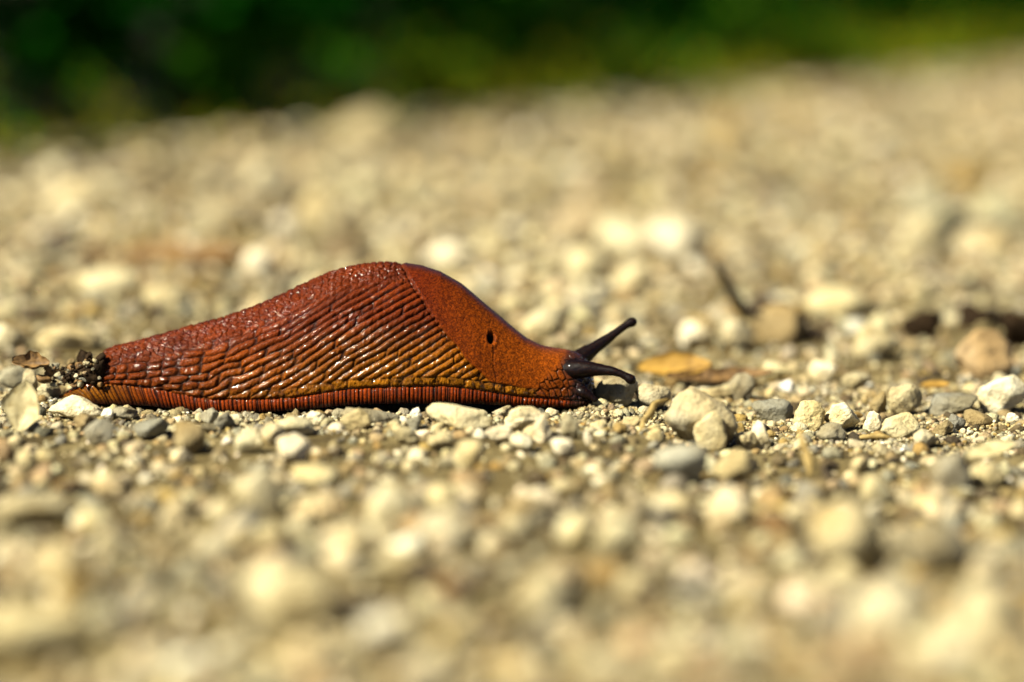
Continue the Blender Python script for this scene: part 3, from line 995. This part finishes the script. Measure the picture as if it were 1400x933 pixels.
    fi = np.floor(xf / fp)
    ff = xf / fp - fi
    barw = 0.5 + 0.5 * hash2(fi, fi * 0, 91)
    bar = np.maximum(0, 1 - np.abs(2 * ff - 1) ** 3.0)
    gi = np.floor(xf / 17.0 + 0.4 * hash2(np.floor(xf / 17.0), fi * 0, 95))
    gf = xf / 17.0 - np.floor(xf / 17.0)
    gdeep = np.exp(-((np.minimum(gf, 1 - gf) * 17) / 1.1) ** 2)
    disp_f = 1.25 * (bar - 0.6) - 1.0 * gdeep
    dark_f = np.clip(1.15 - 1.5 * bar * (0.6 + 0.5 * barw), 0, 1)
    dark_f = np.maximum(dark_f, 0.9 * gdeep)
    disp = np.where(body, disp, disp_f)
    disp -= 2.0 * np.exp(-(la / 1.6) ** 2)      # furrow between fringe and body
    taper = np.interp(px, [80, 86, 100, 806, 812, 814], [0, 0.4, 1, 1, 0.5, 0])[:, None]
    disp = disp * taper

    # normals by differences
    Pn = np.stack([np.repeat(xx[:, None], nf + nb, 1), Y, Zv], 2)
    du = np.gradient(Pn, axis=0)
    dv = np.gradient(Pn, axis=1)
    N = np.cross(du, dv)
    N /= np.maximum(np.linalg.norm(N, axis=2, keepdims=True), 1e-12)
    N = np.where((N[..., 1:2] > 0.3), -N, N)
    Pd = Pn + N * (disp * K)[..., None]
    Pd[:, -1, 1] = 0.0

    # --- skin colour, with contact shade and a sky reflection painted in
    def C(*c):
        return np.array(c)
    low = sstep(100, 14, la) * np.interp(px, [80, 250, 400, 520, 800], [0.05, 0.15, 0.5, 0.95, 1.0])[:, None]
    c_hi = C(0.078, 0.0125, 0.0005)
    c_lo = C(0.160, 0.054, 0.0014)
    big = vnoise(PXg / 60, la / 40, 101)[..., None]
    base = c_hi + (c_lo - c_hi) * (low * 0.9)[..., None]
    base = base * (0.75 + 0.5 * big)
    base = base * (0.8 + 0.4 * hash2(rid, np.floor(cell), 13))[..., None]
    crest = sstep(26, 2, ltop)[..., None]
    base = base * (1 - 0.35 * crest)
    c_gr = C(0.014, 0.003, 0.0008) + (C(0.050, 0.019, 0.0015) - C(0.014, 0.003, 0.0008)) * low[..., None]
    col = base + (c_gr - base) * np.clip(groove * 1.35, 0, 1)[..., None]  # darker as the ridge height falls, down in the grooves
    beadc = C(0.165, 0.062, 0.003) * (0.55 + 0.75 * hash2(np.floor(bph), rid * 0, 14))[..., None]
    beadc = beadc + (C(0.05, 0.015, 0.003) - beadc) * (bead_groove * 0.9)[..., None]
    q = (inrow * row_w * 0.85)[..., None]
    col = col * (1 - q) + beadc * q
    # mantle
    sp = sstep(0.30, 0.62, fbm(PXg / 1.7, la / 1.7, 103, 2) * 1.25)[..., None]
    fwd = sstep(560, 720, PXg)[..., None]
    mc = C(0.078, 0.0105, 0.0008) + (C(0.175, 0.037, 0.0022) - C(0.078, 0.0105, 0.0008)) * fwd
    mc = mc * (0.55 + 0.6 * sp)
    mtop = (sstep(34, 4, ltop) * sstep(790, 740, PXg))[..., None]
    mc = mc + (C(0.028, 0.010, 0.010) - mc) * mtop * 0.85  # dark purple sky reflection painted along the top of the mantle
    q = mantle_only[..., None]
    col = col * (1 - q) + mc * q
    # head
    hc = C(0.13, 0.028, 0.0025) * (0.7 + 0.5 * wc)[..., None]
    hc = hc + (C(0.014, 0.005, 0.002) - hc) * (0.85 * (1 - net))[..., None]
    q = head[..., None]
    col = col * (1 - q) + hc * q
    drk = (np.maximum(sstep(776, 795, PXg + 0.16 * (pyv - 500)), 0.9 * sstep(30, 15, np.hypot(PXg - 790, (pyv - 500) * 1.1))) * body)[..., None]
    col = col + (C(0.014, 0.007, 0.007) - col) * drk * 0.96
    col = col + (C(0.004, 0.002, 0.002) - col) * np.clip(hole + 0.3 * cr, 0, 1)[..., None]
    # fringe
    fcx = C(0.120, 0.018, 0.0016) + (C(0.12, 0.042, 0.0025) - C(0.120, 0.018, 0.0016)) * (sstep(230, 120, PXg))[..., None]
    fcx = fcx * (0.7 + 0.6 * hash2(fi, fi * 0, 97))[..., None]
    fcx = fcx + (C(0.010, 0.003, 0.002) - fcx) * np.clip(dark_f * 1.5 + 0.25 * (vnoise(PXg / 9, la / 5, 98) - 0.4), 0, 1)[..., None]
    fcx = fcx + (C(0.02, 0.006, 0.004) - fcx) * (sstep(0.42, 0.04, tfull) * (~body))[..., None]  # contact shadow painted into the lower edge of the fringe
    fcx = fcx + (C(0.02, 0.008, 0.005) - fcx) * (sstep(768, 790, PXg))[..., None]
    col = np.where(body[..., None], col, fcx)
    col = np.clip(col, 0.002, 0.9)
    wet = 0.03 + 0.97 * sstep(0.54, 0.74, vnoise(PXg / 4.5, la / 3.2, 111)) * sstep(0.30, 0.62, vnoise(PXg / 40, la / 24, 112) + 0.22 * mix_top + 0.30 * (la < 40))
    wet = wet * (1 - 0.9 * mantle_only) + 0.4 * mantle_only * sstep(30, 8, ltop) + 0.9 * head * sstep(770, 795, PXg)
    wet = np.where(body, wet, 0.5 * wet)

    # far side: the mirror image, thinned out
    idx = np.unique(np.linspace(0, nf + nb - 2, nfar).astype(int))[::-1]
    far = Pd[:, idx, :].copy()
    far[..., 1] *= -1
    allP = np.concatenate([Pd, far], 1)
    allC = np.concatenate([col, col[:, idx]], 1)
    allW = np.concatenate([wet, wet[:, idx]], 1)
    nv = allP.shape[1]
    V = allP.reshape(-1, 3)
    iu = np.arange(nu - 1)[:, None]
    iv = np.arange(nv)[None, :]
    a = iu * nv + iv
    b_ = iu * nv + (iv + 1) % nv
    F = np.stack([a, a + nv, b_ + nv, b_], 2).reshape(-1, 4)
    # close the two ends with a fan of quads along the ring
    ends = []
    for u, flip in ((0, False), (nu - 1, True)):
        ring = u * nv + np.arange(nv)
        for i in range(nv // 2 - 1):
            f = [ring[i], ring[i + 1], ring[nv - 2 - i], ring[nv - 1 - i]]
            ends.append(f[::-1] if flip else f)
    F = np.concatenate([F, np.array(ends)])
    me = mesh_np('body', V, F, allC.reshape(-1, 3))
    at_w = me.attributes.new('wet', 'FLOAT', 'POINT')
    at_w.data.foreach_set('value', np.ascontiguousarray(allW.reshape(-1), dtype=np.float32))
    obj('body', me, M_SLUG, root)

    def tentacle(pts, name='tentacle'):
        q = resample(pts, 70)
        P3 = [at(a, b, y) for a, b, y, r in q]
        rr = [max(r, 0.2) * K for a, b, y, r in q]
        V, qd, tr = sweep(P3, rr, 28, 1.0, 0.10, int(pts[0][0]))
        o = obj(name, mesh_mixed(name, V, qd, tr), M_TENT, root)
        return o

    # x, row, depth, radius (pixels)
    tentacle([(766, 504, 0.0005, 9), (782, 496, 0.0018, 13), (796, 488, 0.0026, 12.5), (812, 477, 0.0034, 9.2), (830, 464, 0.0042, 6.8), (846, 452, 0.0048, 5.2), (856, 445, 0.0052, 5.2), (861, 442, 0.0054, 6.2), (864.5, 440.6, 0.0055, 6.6), (867.5, 439.4, 0.0056, 5.4), (869.5, 438.7, 0.0057, 3.2), (870.5, 438.3, 0.0057, 0.3)])
    tentacle([(748, 508, -0.0014, 10), (768, 507, -0.0025, 13.5), (785, 505.5, -0.0036, 13.5), (803, 505, -0.0046, 11), (822, 506, -0.0055, 8.0), (838, 508, -0.0065, 6.0), (848, 511, -0.0069, 5.0), (856, 515, -0.0072, 5.4), (861.5, 518.5, -0.0074, 6.7), (865, 520.6, -0.0075, 6.1), (867.5, 522, -0.0076, 3.6), (868.8, 522.6, -0.0077, 0.3)])
    tentacle([(785, 534, -0.0035, 5), (795, 536, -0.0044, 8), (804, 540, -0.0048, 6.5), (810, 544, -0.0051, 4.4), (814, 547, -0.0053, 3.6), (816, 549, -0.0054, 0.8)], 'lower_tentacle')
    tentacle([(790, 534, 0.0028, 5), (800, 536, 0.0030, 8), (808, 540, 0.0034, 6.5), (816, 545, 0.0038, 4.6), (821, 549, 0.0040, 3.8), (823, 551, 0.0041, 0.8)], 'lower_tentacle')
    return root


build_slug()


# ------------------------------------------------------------------ litter: debris at the tail, leaves, twigs
def sheet(name, outline_c, length, width, mat, curl=0.3, thick=0.0003, taper=1.2, parent=None, seed=0, rag=0.1):
    """a curled leaf with thickness: length along x, width along y"""
    n, m = 22, 9
    u = np.linspace(0, 1, n)
    wv = np.sin(np.clip(u, 0.015, 0.985) * math.pi) ** (1 / taper)
    v = np.linspace(-1, 1, m)
    U, Vv = np.meshgrid(u, v, indexing='ij')
    rg = 1 + rag * (vnoise(U * 9, np.sign(Vv) * 3 + 5, seed) - 0.5) * 2
    x = (U - 0.5) * length
    y = Vv * wv[:, None] * width / 2 * rg
    z = curl * width * ((Vv * wv[:, None]) ** 2) * 0.5 + 0.12 * curl * length * (U - 0.5) ** 2 * 4 + 0.06 * width * (vnoise(U * 6, Vv * 3, seed + 1) - 0.5)
    z = z - 0.05 * width * np.exp(-(Vv / 0.15) ** 2)
    A = np.stack([x, y, z + thick / 2], 2).reshape(-1, 3)
    B = np.stack([x, y, z - thick / 2], 2).reshape(-1, 3)
    V = np.concatenate([A, B])
    q = n * m
    F = []
    for i in range(n - 1):
        for j in range(m - 1):
            a = i * m + j
            F.append((a, a + m, a + m + 1, a + 1))
            F.append((q + a, q + a + 1, q + a + m + 1, q + a + m))
    ring = [i * m for i in range(n)] + [(n - 1) * m + j for j in range(1, m)] + [i * m + m - 1 for i in range(n - 2, -1, -1)] + [j for j in range(m - 2, 0, -1)]
    for k in range(len(ring)):
        a, b_ = ring[k], ring[(k + 1) % len(ring)]
        F.append((a, b_, q + b_, q + a))
    return obj(name, mesh_np(name, V, np.array(F)), mat, parent)


def orient(o, loc, ex, up):
    """put a sheet down: its length along ex, its face towards up"""
    ex = Vector(ex).normalized()
    up = Vector(up)
    up = (up - ex * up.dot(ex)).normalized()
    ey = up.cross(ex)
    m = Matrix((ex, ey, up)).transposed().to_4x4()
    m.translation = Vector(loc)
    o.matrix_world = m
    return o


# orange dry leaf behind the lumpy stone
g = on_ground(922, 524)
lf = sheet('dry_leaf', None, 0.0158, 0.0062, M_DRYLEAF, 0.45, 0.0004, 1.6, seed=4)
orient(lf, (g[0], g[1] + 0.002, g[2] + 0.0030), (1, 0.05, 0.03), (-0.1, -0.72, 0.7))
tag(lf, 'curled dry orange leaf lying behind the big lumpy cream stone', 'leaf')
g = on_ground(985, 534)
lf = sheet('dry_leaf', None, 0.0230, 0.0048, M_CHIP, 0.7, 0.0004, 1.8, seed=6, rag=0.25)
orient(lf, (g[0], g[1] + 0.003, g[2] + 0.0016), (1, 0.12, 0.02), (0.0, -0.35, 0.9))
tag(lf, 'long brown dry leaf lying flat below the orange leaf', 'leaf')
# pale leaf at the left
g = on_ground(28, 591)
lf = sheet('dry_leaf', None, 0.0102, 0.0072, M_PALELEAF, 0.2, 0.0004, 1.0, seed=9, rag=0.16)
orient(lf, (g[0] + 0.0002, g[1] + 0.002, 0.0044), (0.15, 0.12, 1.0), (-0.1, -1, 0.25))
tag(lf, 'pale brown fragment of dry leaf standing up below the bark flake', 'leaf')
# yellow leaf sliver, right
g = on_ground(1278, 540)
lf = sheet('dry_leaf', None, 0.0062, 0.0022, M_DRYLEAF, 0.3, 0.0004, 1.6, seed=12)
orient(lf, (g[0], g[1], g[2] + 0.002), (1, 0.1, 0.0), (0, -0.5, 0.85))
tag(lf, 'small orange leaf sliver above the wide dark grey stone', 'leaf')
# long pale leaf low right
g = on_ground(1352, 640)
lf = sheet('dry_leaf', None, 0.0095, 0.0034, M_PALELEAF, 0.3, 0.0004, 1.6, seed=14)
orient(lf, (g[0], g[1], g[2] + 0.0030), (1, 0.2, 0.22), (0, -0.6, 0.8))
tag(lf, 'straw-coloured leaf strip leaning up at the right edge', 'leaf')


def stick(name, pts, mat, label, cat, seed=0, nseg=12, bmp=0.5, flat=1.0):
    """pts: (x, row, depth in the scene or None for the ground, radius in metres)"""
    rows = []
    for a, b, y, r in pts:
        P3 = at(a, b, y)
        rows.append((*P3, r))
    q = resample(rows, 26)
    V, qd, tr = sweep(q[:, :3], q[:, 3], nseg, flat, bmp, seed)
    base = q[0, :3].copy()
    o = obj(name, mesh_mixed(name, V - base, qd, tr), mat, None, tuple(base))
    tag(o, label, cat)
    return o


y1 = on_ground(1016, 436)[1]
stick('twig', [(1026, 434, y1, 0.0012), (1016, 424, y1 - 0.015, 0.0016), (1006, 410, y1 - 0.03, 0.0014), (996, 392, y1 - 0.04, 0.0012), (986, 372, y1 - 0.045, 0.0009), (978, 358, y1 - 0.048, 0.0003)], M_BARK, 'thin dark bent twig standing up out of the gravel', 'twig', 3)
y1 = on_ground(1060, 432)[1]
stick('twig', [(1012, 430, y1, 0.0012), (1030, 424, y1, 0.0019), (1050, 419, y1 + 0.002, 0.0017), (1074, 416, y1 + 0.004, 0.0012), (1090, 417, y1 + 0.006, 0.0005)], M_BARK, 'short dark twig lying at the foot of the bent one', 'twig', 4)
y1 = on_ground(880, 592)[1]
stick('straw', [(872, 594, y1 - 0.001, 0.0003), (878, 588, y1, 0.0006), (880, 576, y1 + 0.0010, 0.0004), (890, 564, y1 + 0.0020, 0.0007), (896, 552, y1 + 0.0035, 0.0004), (913, 546, y1 + 0.005, 0.0002)], M_STRAW, 'bent yellow-brown straw against the left of the big lumpy stone', 'straw', 5, bmp=1.0, flat=0.4)
y1 = on_ground(1104, 650)[1]
stick('straw', [(1107, 650, y1, 0.0003), (1105, 628, y1 + 0.001, 0.0008), (1096, 602, y1 + 0.002, 0.0006), (1092, 582, y1 + 0.003, 0.0002)], M_STRAW, 'upright dry grass blade in front of the cracked yellowish stone', 'straw', 6, flat=0.4)
y1 = on_ground(250, 368)[1]
stick('stick', [(160, 350, y1 + 0.03, 0.0016), (205, 348, y1 + 0.02, 0.0032), (255, 350, y1 + 0.01, 0.0036), (300, 350, y1, 0.0034), (335, 346, y1 - 0.01, 0.0014)], M_CHIP, 'light brown stick lying far behind the slug\'s tail half', 'stick', 7)
y1 = on_ground(1200, 602)[1]
stick('straw', [(1166, 600, y1, 0.0003), (1185, 598, y1, 0.0005), (1205, 597, y1, 0.0005), (1222, 600, y1, 0.0003)], M_STRAW, 'thin pale stalk lying under the small white pebble and the wedge', 'straw', 8)

# dark clods of litter
CLOD = [
    (92, 345, 56, 34, 'dark clod far behind on the left, beside the stick', M_BARK),
    (132, 352, 60, 26, 'brown clod touching the right of the dark clod', M_CHIP),
    (45, 436, 44, 16, 'flat dark clod behind the broad cream stone', M_BARK),
    (214, 436, 16, 30, 'small dark crumb behind the slug\'s rear slope', M_BARK),
    (1112, 466, 36, 26, 'small dark clod right of the broad tan stone', M_BARK),
    (1262, 460, 58, 46, 'dark clod to the left of the pinkish wedge', M_HUMUS),
    (1340, 446, 66, 40, 'dark clod just behind the peak of the pinkish wedge', M_HUMUS),
    (1396, 470, 54, 52, 'dark clod at the right edge behind the pinkish wedge', M_HUMUS),
    (1040, 420, 44, 18, 'dark crumbs gathered at the foot of the bent twig', M_BARK),
    (1062, 732, 60, 30, 'blurred brown clod left of the very large rounded stone', M_CHIP),
    (176, 880, 44, 42, 'blurred dark clod between two pale stones in the left foreground', M_BARK),
    (495, 836, 56, 26, 'blurred dark grey clod in the middle of the left foreground', M_BARK),
    (1305, 890, 34, 40, 'dark clod between the bright square stone and the tall pale one', M_BARK),
    (620, 826, 70, 40, 'blurred dark brown clod left of the lowest cream stone', M_CHIP),
]
for k, (px, py, wp, hp, label, mt) in enumerate(CLOD):
    g = on_ground(px, py)
    s = (g[1] + 0.5) / FPX
    W, F = stone_shape(3, 400 + k, 0.7, 0.28)
    W = W * np.array([wp * s / 2, wp * s * 0.4, hp * s * 0.55])
    W[:, 2] += hp * s * 0.35
    o = obj('clod', mesh_np('clod', W, F), mt, None, (g[0], g[1] + wp * s * 0.2, float(gz(g[0], g[1])) if g[1] > 0.12 else float(base_z(g[0], g[1]))))
    tag(o, label, 'clod', 'dark clods of leaf litter')

# debris carried on the slug's tail
bf_ = sheet('bark_flake', None, 0.0072, 0.0034, M_CHIP, 0.9, 0.0007, 2.2, seed=21, rag=0.3)
pz = at(42, 499, -0.003)
orient(bf_, tuple(pz), (1, 0.1, -0.10), (0.05, -0.7, 0.7))
tag(bf_, 'rough brown bark flake sticking out left of the slug\'s tail', 'bark flake')
deb = obj('debris_clump', None, None, None, tuple(at(112, 524, -0.002)))
tag(deb, 'clump of dark soil, grit and plant bits stuck on the slug\'s tail', 'debris')
DB = [
    # x, row, depth, width, height, kind, colour
    (134, 508, -0.0068, 22, 36, 'soil', None), (126, 516, -0.0072, 26, 20, 'soil', None), (137, 492, -0.0058, 14, 22, 'soil', None), (112, 508, -0.004, 26, 26, 'soil', None), (118, 498, -0.001, 22, 40, 'soil', None), (110, 488, 0.000, 12, 22, 'soil', None), (124, 520, -0.0045, 30, 16, 'soil', None),
    (100, 508, -0.002, 18, 22, 'chip', None), (90, 516, -0.003, 34, 15, 'grit', BLUE), (118, 497.5, -0.0080, 14, 9, 'grit', IVORY), (130, 494, -0.0082, 8, 11, 'grit', IVORY),
    (116, 510, -0.0086, 9, 7, 'grit', PINK), (104, 514, -0.0082, 8, 8, 'grit', WHITE), (94, 508, -0.0046, 8, 6, 'grit', WHITE), (79, 513, -0.0035, 15, 11, 'grit', IVORY),
    (76, 500, -0.002, 15, 10, 'grit', GREY), (88, 503, -0.001, 12, 12, 'grit', TAN), (60, 519, -0.004, 22, 12, 'chip', None), (110, 525, -0.006, 11, 13, 'grit', IVORY),
    (66, 505, -0.003, 14, 10, 'chip', None), (97, 497, 0.001, 14, 18, 'grit', TAN), (136, 517, -0.0088, 7, 6, 'grit', GREY), (127, 505, -0.0086, 6, 6, 'grit', GREY), (84, 524, -0.004, 14, 8, 'grit', CREAM),
    (72, 511, -0.002, 26, 12, 'chip', None), (138, 500, -0.0075, 9, 14, 'soil', None), (122, 508, -0.0078, 12, 9, 'soil', None), (108, 500, -0.0045, 12, 12, 'chip', None), (121, 488, -0.004, 10, 15, 'soil', None), (130, 522, -0.0078, 13, 8, 'soil', None), (114, 519, -0.006, 17, 7, 'grit', BLUE), (101, 527, -0.005, 12, 6, 'chip', None), (124, 486, 0.0005, 9, 7, 'grit', WHITE), (98, 522, -0.004, 16, 10, 'soil', None), (75, 526, -0.003, 18, 10, 'grit', CREAM),
]
for k in range(70):
    a = R.uniform(0, 1) ** 0.8
    px = 138 - a * 66
    py = 507 + a * 8 + R.uniform(-1, 1) * (20 - 9 * a)
    wp = R.uniform(4, 9)
    kind = R.choice(['soil', 'soil', 'soil', 'chip', 'grit'])
    DB.append((px, py, -0.0078 + 0.0045 * a + R.uniform(-0.0008, 0.0012), wp, wp * R.uniform(0.5, 0.9), kind, R.choice([TAN, BROWN, GREY, CREAM]) if kind == 'grit' else None))
for k, (px, py, y, wp, hp, kind, colr) in enumerate(DB):
    c = at(px, py, y)
    W, F = stone_shape(3, 700 + k, 0.35 if kind == 'soil' else 0.8, 0.22 if kind == 'soil' else 0.10)
    if kind == 'grit':
        wp, hp = wp * 0.8, hp * 0.8
        colr = tuple(0.75 * v for v in colr)
    W = W * np.array([wp / 2, (wp + hp) / 4.5, hp / 2]) * K
    a = R.uniform(-0.4, 0.4)
    W = W @ np.array([[math.cos(a), 0, -math.sin(a)], [0, 1, 0], [math.sin(a), 0, math.cos(a)]])
    mt = {'soil': M_HUMUS, 'chip': M_CHIP, 'grit': M_STONE}[kind]
    o = obj({'soil': 'soil_crumb', 'chip': 'bark_bit', 'grit': 'grain'}[kind], mesh_np('grain', W, F), mt, deb)
    o.location = Vector(c) - deb.location
    if colr:
        o.color = (*colr, 1)

# ------------------------------------------------------------------ undergrowth beyond the path
lV, lF, lC = [], [], []


def leaf_shape():
    n = 4
    u = np.linspace(0, 1, n)
    wv = np.array([0.03, 0.40, 0.34, 0.01])
    zc = np.array([0, 0.08, 0.07, -0.08])
    V = []
    for i in range(n):
        V += [(u[i], -wv[i], zc[i] + 0.07), (u[i], 0, zc[i]), (u[i], wv[i], zc[i] + 0.07)]
    F = []
    for i in range(n - 1):
        for j in range(2):
            a = i * 3 + j
            F.append((a, a + 3, a + 4, a + 1))
    return np.array(V), np.array(F)


LV, LF = leaf_shape()


def leaves(P, size, cols, up=0.6):
    """leaf mesh arrays at points P"""
    n = len(P)
    a = rng.uniform(0, 2 * math.pi, n)
    el = rng.normal(-0.15, 0.45, n)
    X = np.stack([np.cos(a) * np.cos(el), np.sin(a) * np.cos(el), np.sin(el)], 1)
    nrm = rng.normal(size=(n, 3)) * 0.6 + np.array([0, 0, 1.0]) * up * 1.6
    Yv = np.cross(nrm, X)
    Yv /= np.linalg.norm(Yv, axis=1)[:, None]
    Zn = np.cross(X, Yv)
    A = (LV[None, :, 0:1] * X[:, None] + LV[None, :, 1:2] * Yv[:, None] + LV[None, :, 2:3] * Zn[:, None]) * size[:, None, None] + P[:, None]
    F = (LF[None] + (np.arange(n) * len(LV))[:, None, None]).reshape(-1, 4)
    return A.reshape(-1, 3), F, np.repeat(cols, len(LV), axis=0)


n = 42000
s_ = rng.uniform(0.2, 7.5, n)
d_ = rng.uniform(0, 1, n) ** 0.9 * 0.8 + 0.11
hmax = 0.07 + 0.70 * sstep(0.14, 0.36, d_)
z_ = rng.uniform(0, 1, n) ** 1.3 * hmax * (0.7 + 0.6 * vnoise(s_ * 5, d_ * 6, 200)) + 0.02
keep = vnoise(s_ * 7, z_ * 22 + d_ * 9, 201) > 0.28
P2 = edge(s_, 0 * s_) + d_[:, None] * EN
P3 = np.concatenate([P2, z_[:, None]], 1)[keep]
n = len(P3)
cl = np.array([0.005, 0.046, 0.002]) * rng.uniform(0.55, 1.35, (n, 1)) * rng.uniform(0.85, 1.15, (n, 3))
ug = obj('undergrowth', mesh_np('undergrowth', *leaves(P3, rng.uniform(0.018, 0.036, n), cl)), M_LEAF)
tag(ug, 'dark green leafy undergrowth in shade behind the path', 'undergrowth', kind='stuff')

# grass on the verge
n = 24000
s_ = rng.uniform(0.4, 6.5, n)
dens = vnoise(s_ * 3.1, s_ * 0, 210)
d_ = np.abs(rng.normal(0.0, 0.09, n)) - 0.005
keep = rng.uniform(0, 1, n) < 0.40 + 0.7 * sstep(0.35, 0.75, dens)
s_, d_, dens = s_[keep], d_[keep], dens[keep]
n = len(s_)
B = np.concatenate([edge(s_, 0 * s_) + d_[:, None] * EN, (-0.004 + 0.045 * sstep(0.0, 0.12, d_))[:, None]], 1)
hh = rng.uniform(0.012, 0.034, n) * (0.45 + 0.6 * dens) * np.interp(s_, [1.0, 2.0, 2.8, 4.0], [0.6, 0.75, 1.3, 2.0])
a = rng.uniform(0, 2 * math.pi, n)
dx = np.stack([np.cos(a), np.sin(a), 0 * a], 1)
ln = rng.uniform(0.2, 0.9, n)[:, None]
wd = np.stack([-np.sin(a), np.cos(a), 0 * a], 1) * rng.uniform(0.0015, 0.003, n)[:, None]
upv = np.array([0, 0, 1.0])
p0 = B
p1 = B + hh[:, None] * (0.55 * upv + 0.2 * ln * dx)
p2 = B + hh[:, None] * (0.9 * upv + 0.75 * ln * dx)
V = np.stack([p0 - wd, p0 + wd, p1 - wd * 0.8, p1 + wd * 0.8, p2 - wd * 0.15, p2 + wd * 0.15], 1).reshape(-1, 3)
F = np.array([[0, 1, 3, 2], [2, 3, 5, 4]])
F = (F[None] + (np.arange(n) * 6)[:, None, None]).reshape(-1, 4)
cl = np.where(rng.uniform(0, 1, (n, 1)) < np.where(d_ < 0.06, 0.6, 0.12)[:, None], np.array([[0.23, 0.22, 0.012]]), np.array([[0.035, 0.125, 0.006]])) * rng.uniform(0.6, 1.25, (n, 1))
gr = obj('grass', mesh_np('grass', V, F, np.repeat(cl, 6, axis=0)), M_LEAF)
tag(gr, 'short yellow-green grass along the far edge of the path', 'grass', kind='stuff')

# leafy weeds one can tell apart on the verge
WEED = [
    (372, 172, 0.02, 0.040, (0.030, 0.105, 0.005), 'green weed poking up from the verge left of the pale boulder'),
    (620, 152, 0.00, 0.018, (0.090, 0.125, 0.006), 'low yellow-green weed on the verge right of the pale boulder'),
    (60, 190, 0.16, 0.07, (0.010, 0.075, 0.004), 'dim green weed under the dark hedge at the left edge'),
    (480, 160, 0.18, 0.08, (0.008, 0.065, 0.004), 'dim green weed in the dark gap above the pale boulder'),
    (770, 118, 0.10, 0.11, (0.024, 0.13, 0.005), 'taller green weed behind the middle of the verge'),
    (880, 110, 0.08, 0.12, (0.032, 0.145, 0.006), 'green weed just right of the taller one at mid verge'),
    (1090, 90, 0.03, 0.15, (0.075, 0.19, 0.008), 'bright green bushy weed on the verge at the right'),
]
for px, py, back, h, c, label in WEED:
    g = on_ground(px, py)
    # move along the view ray's ground track to the verge line
    d0 = g[:2] - CAMN[:2]
    # intersection of the viewing direction with the verge
    k = np.linalg.solve(np.array([[d0[0], -ED[0]], [d0[1], -ED[1]]]), E0 - CAMN[:2])
    base = CAMN[:2] + k[0] * d0 + EN * (0.02 + back)
    root = obj('weed', None, None, None, (base[0], base[1], 0.01))
    tag(root, label, 'weed', 'weeds growing on the verge')
    for j in range(6):
        a = R.uniform(0, 6.28)
        ex = np.array([math.cos(a), math.sin(a)]) * h * R.uniform(0.15, 0.45)
        pts = [(0, 0, -0.005), (ex[0] * 0.4, ex[1] * 0.4, h * 0.5), (ex[0], ex[1], h * R.uniform(0.8, 1.0))]
        q = resample(pts, 8)
        V, qd, tr = sweep(q, np.linspace(0.0022, 0.0008, 8), 6)
        st_ = obj('stem', mesh_mixed('stem', V, qd, tr), M_GREENSTEM, root)
        m = 34
        i = rng.integers(2, 8, m)
        P3 = q[i] + rng.normal(0, 0.006 + 0.06 * h, (m, 3)) * np.array([1, 1, 0.6])
        P3[:, 2] = np.maximum(P3[:, 2], 0.008)
        cl = np.array(c) * rng.uniform(0.7, 1.3, (m, 1))
        obj('foliage', mesh_np('foliage', *leaves(P3, rng.uniform(0.009, 0.018, m) * (1 + 2 * h), cl, 0.9)), M_LEAF, root)
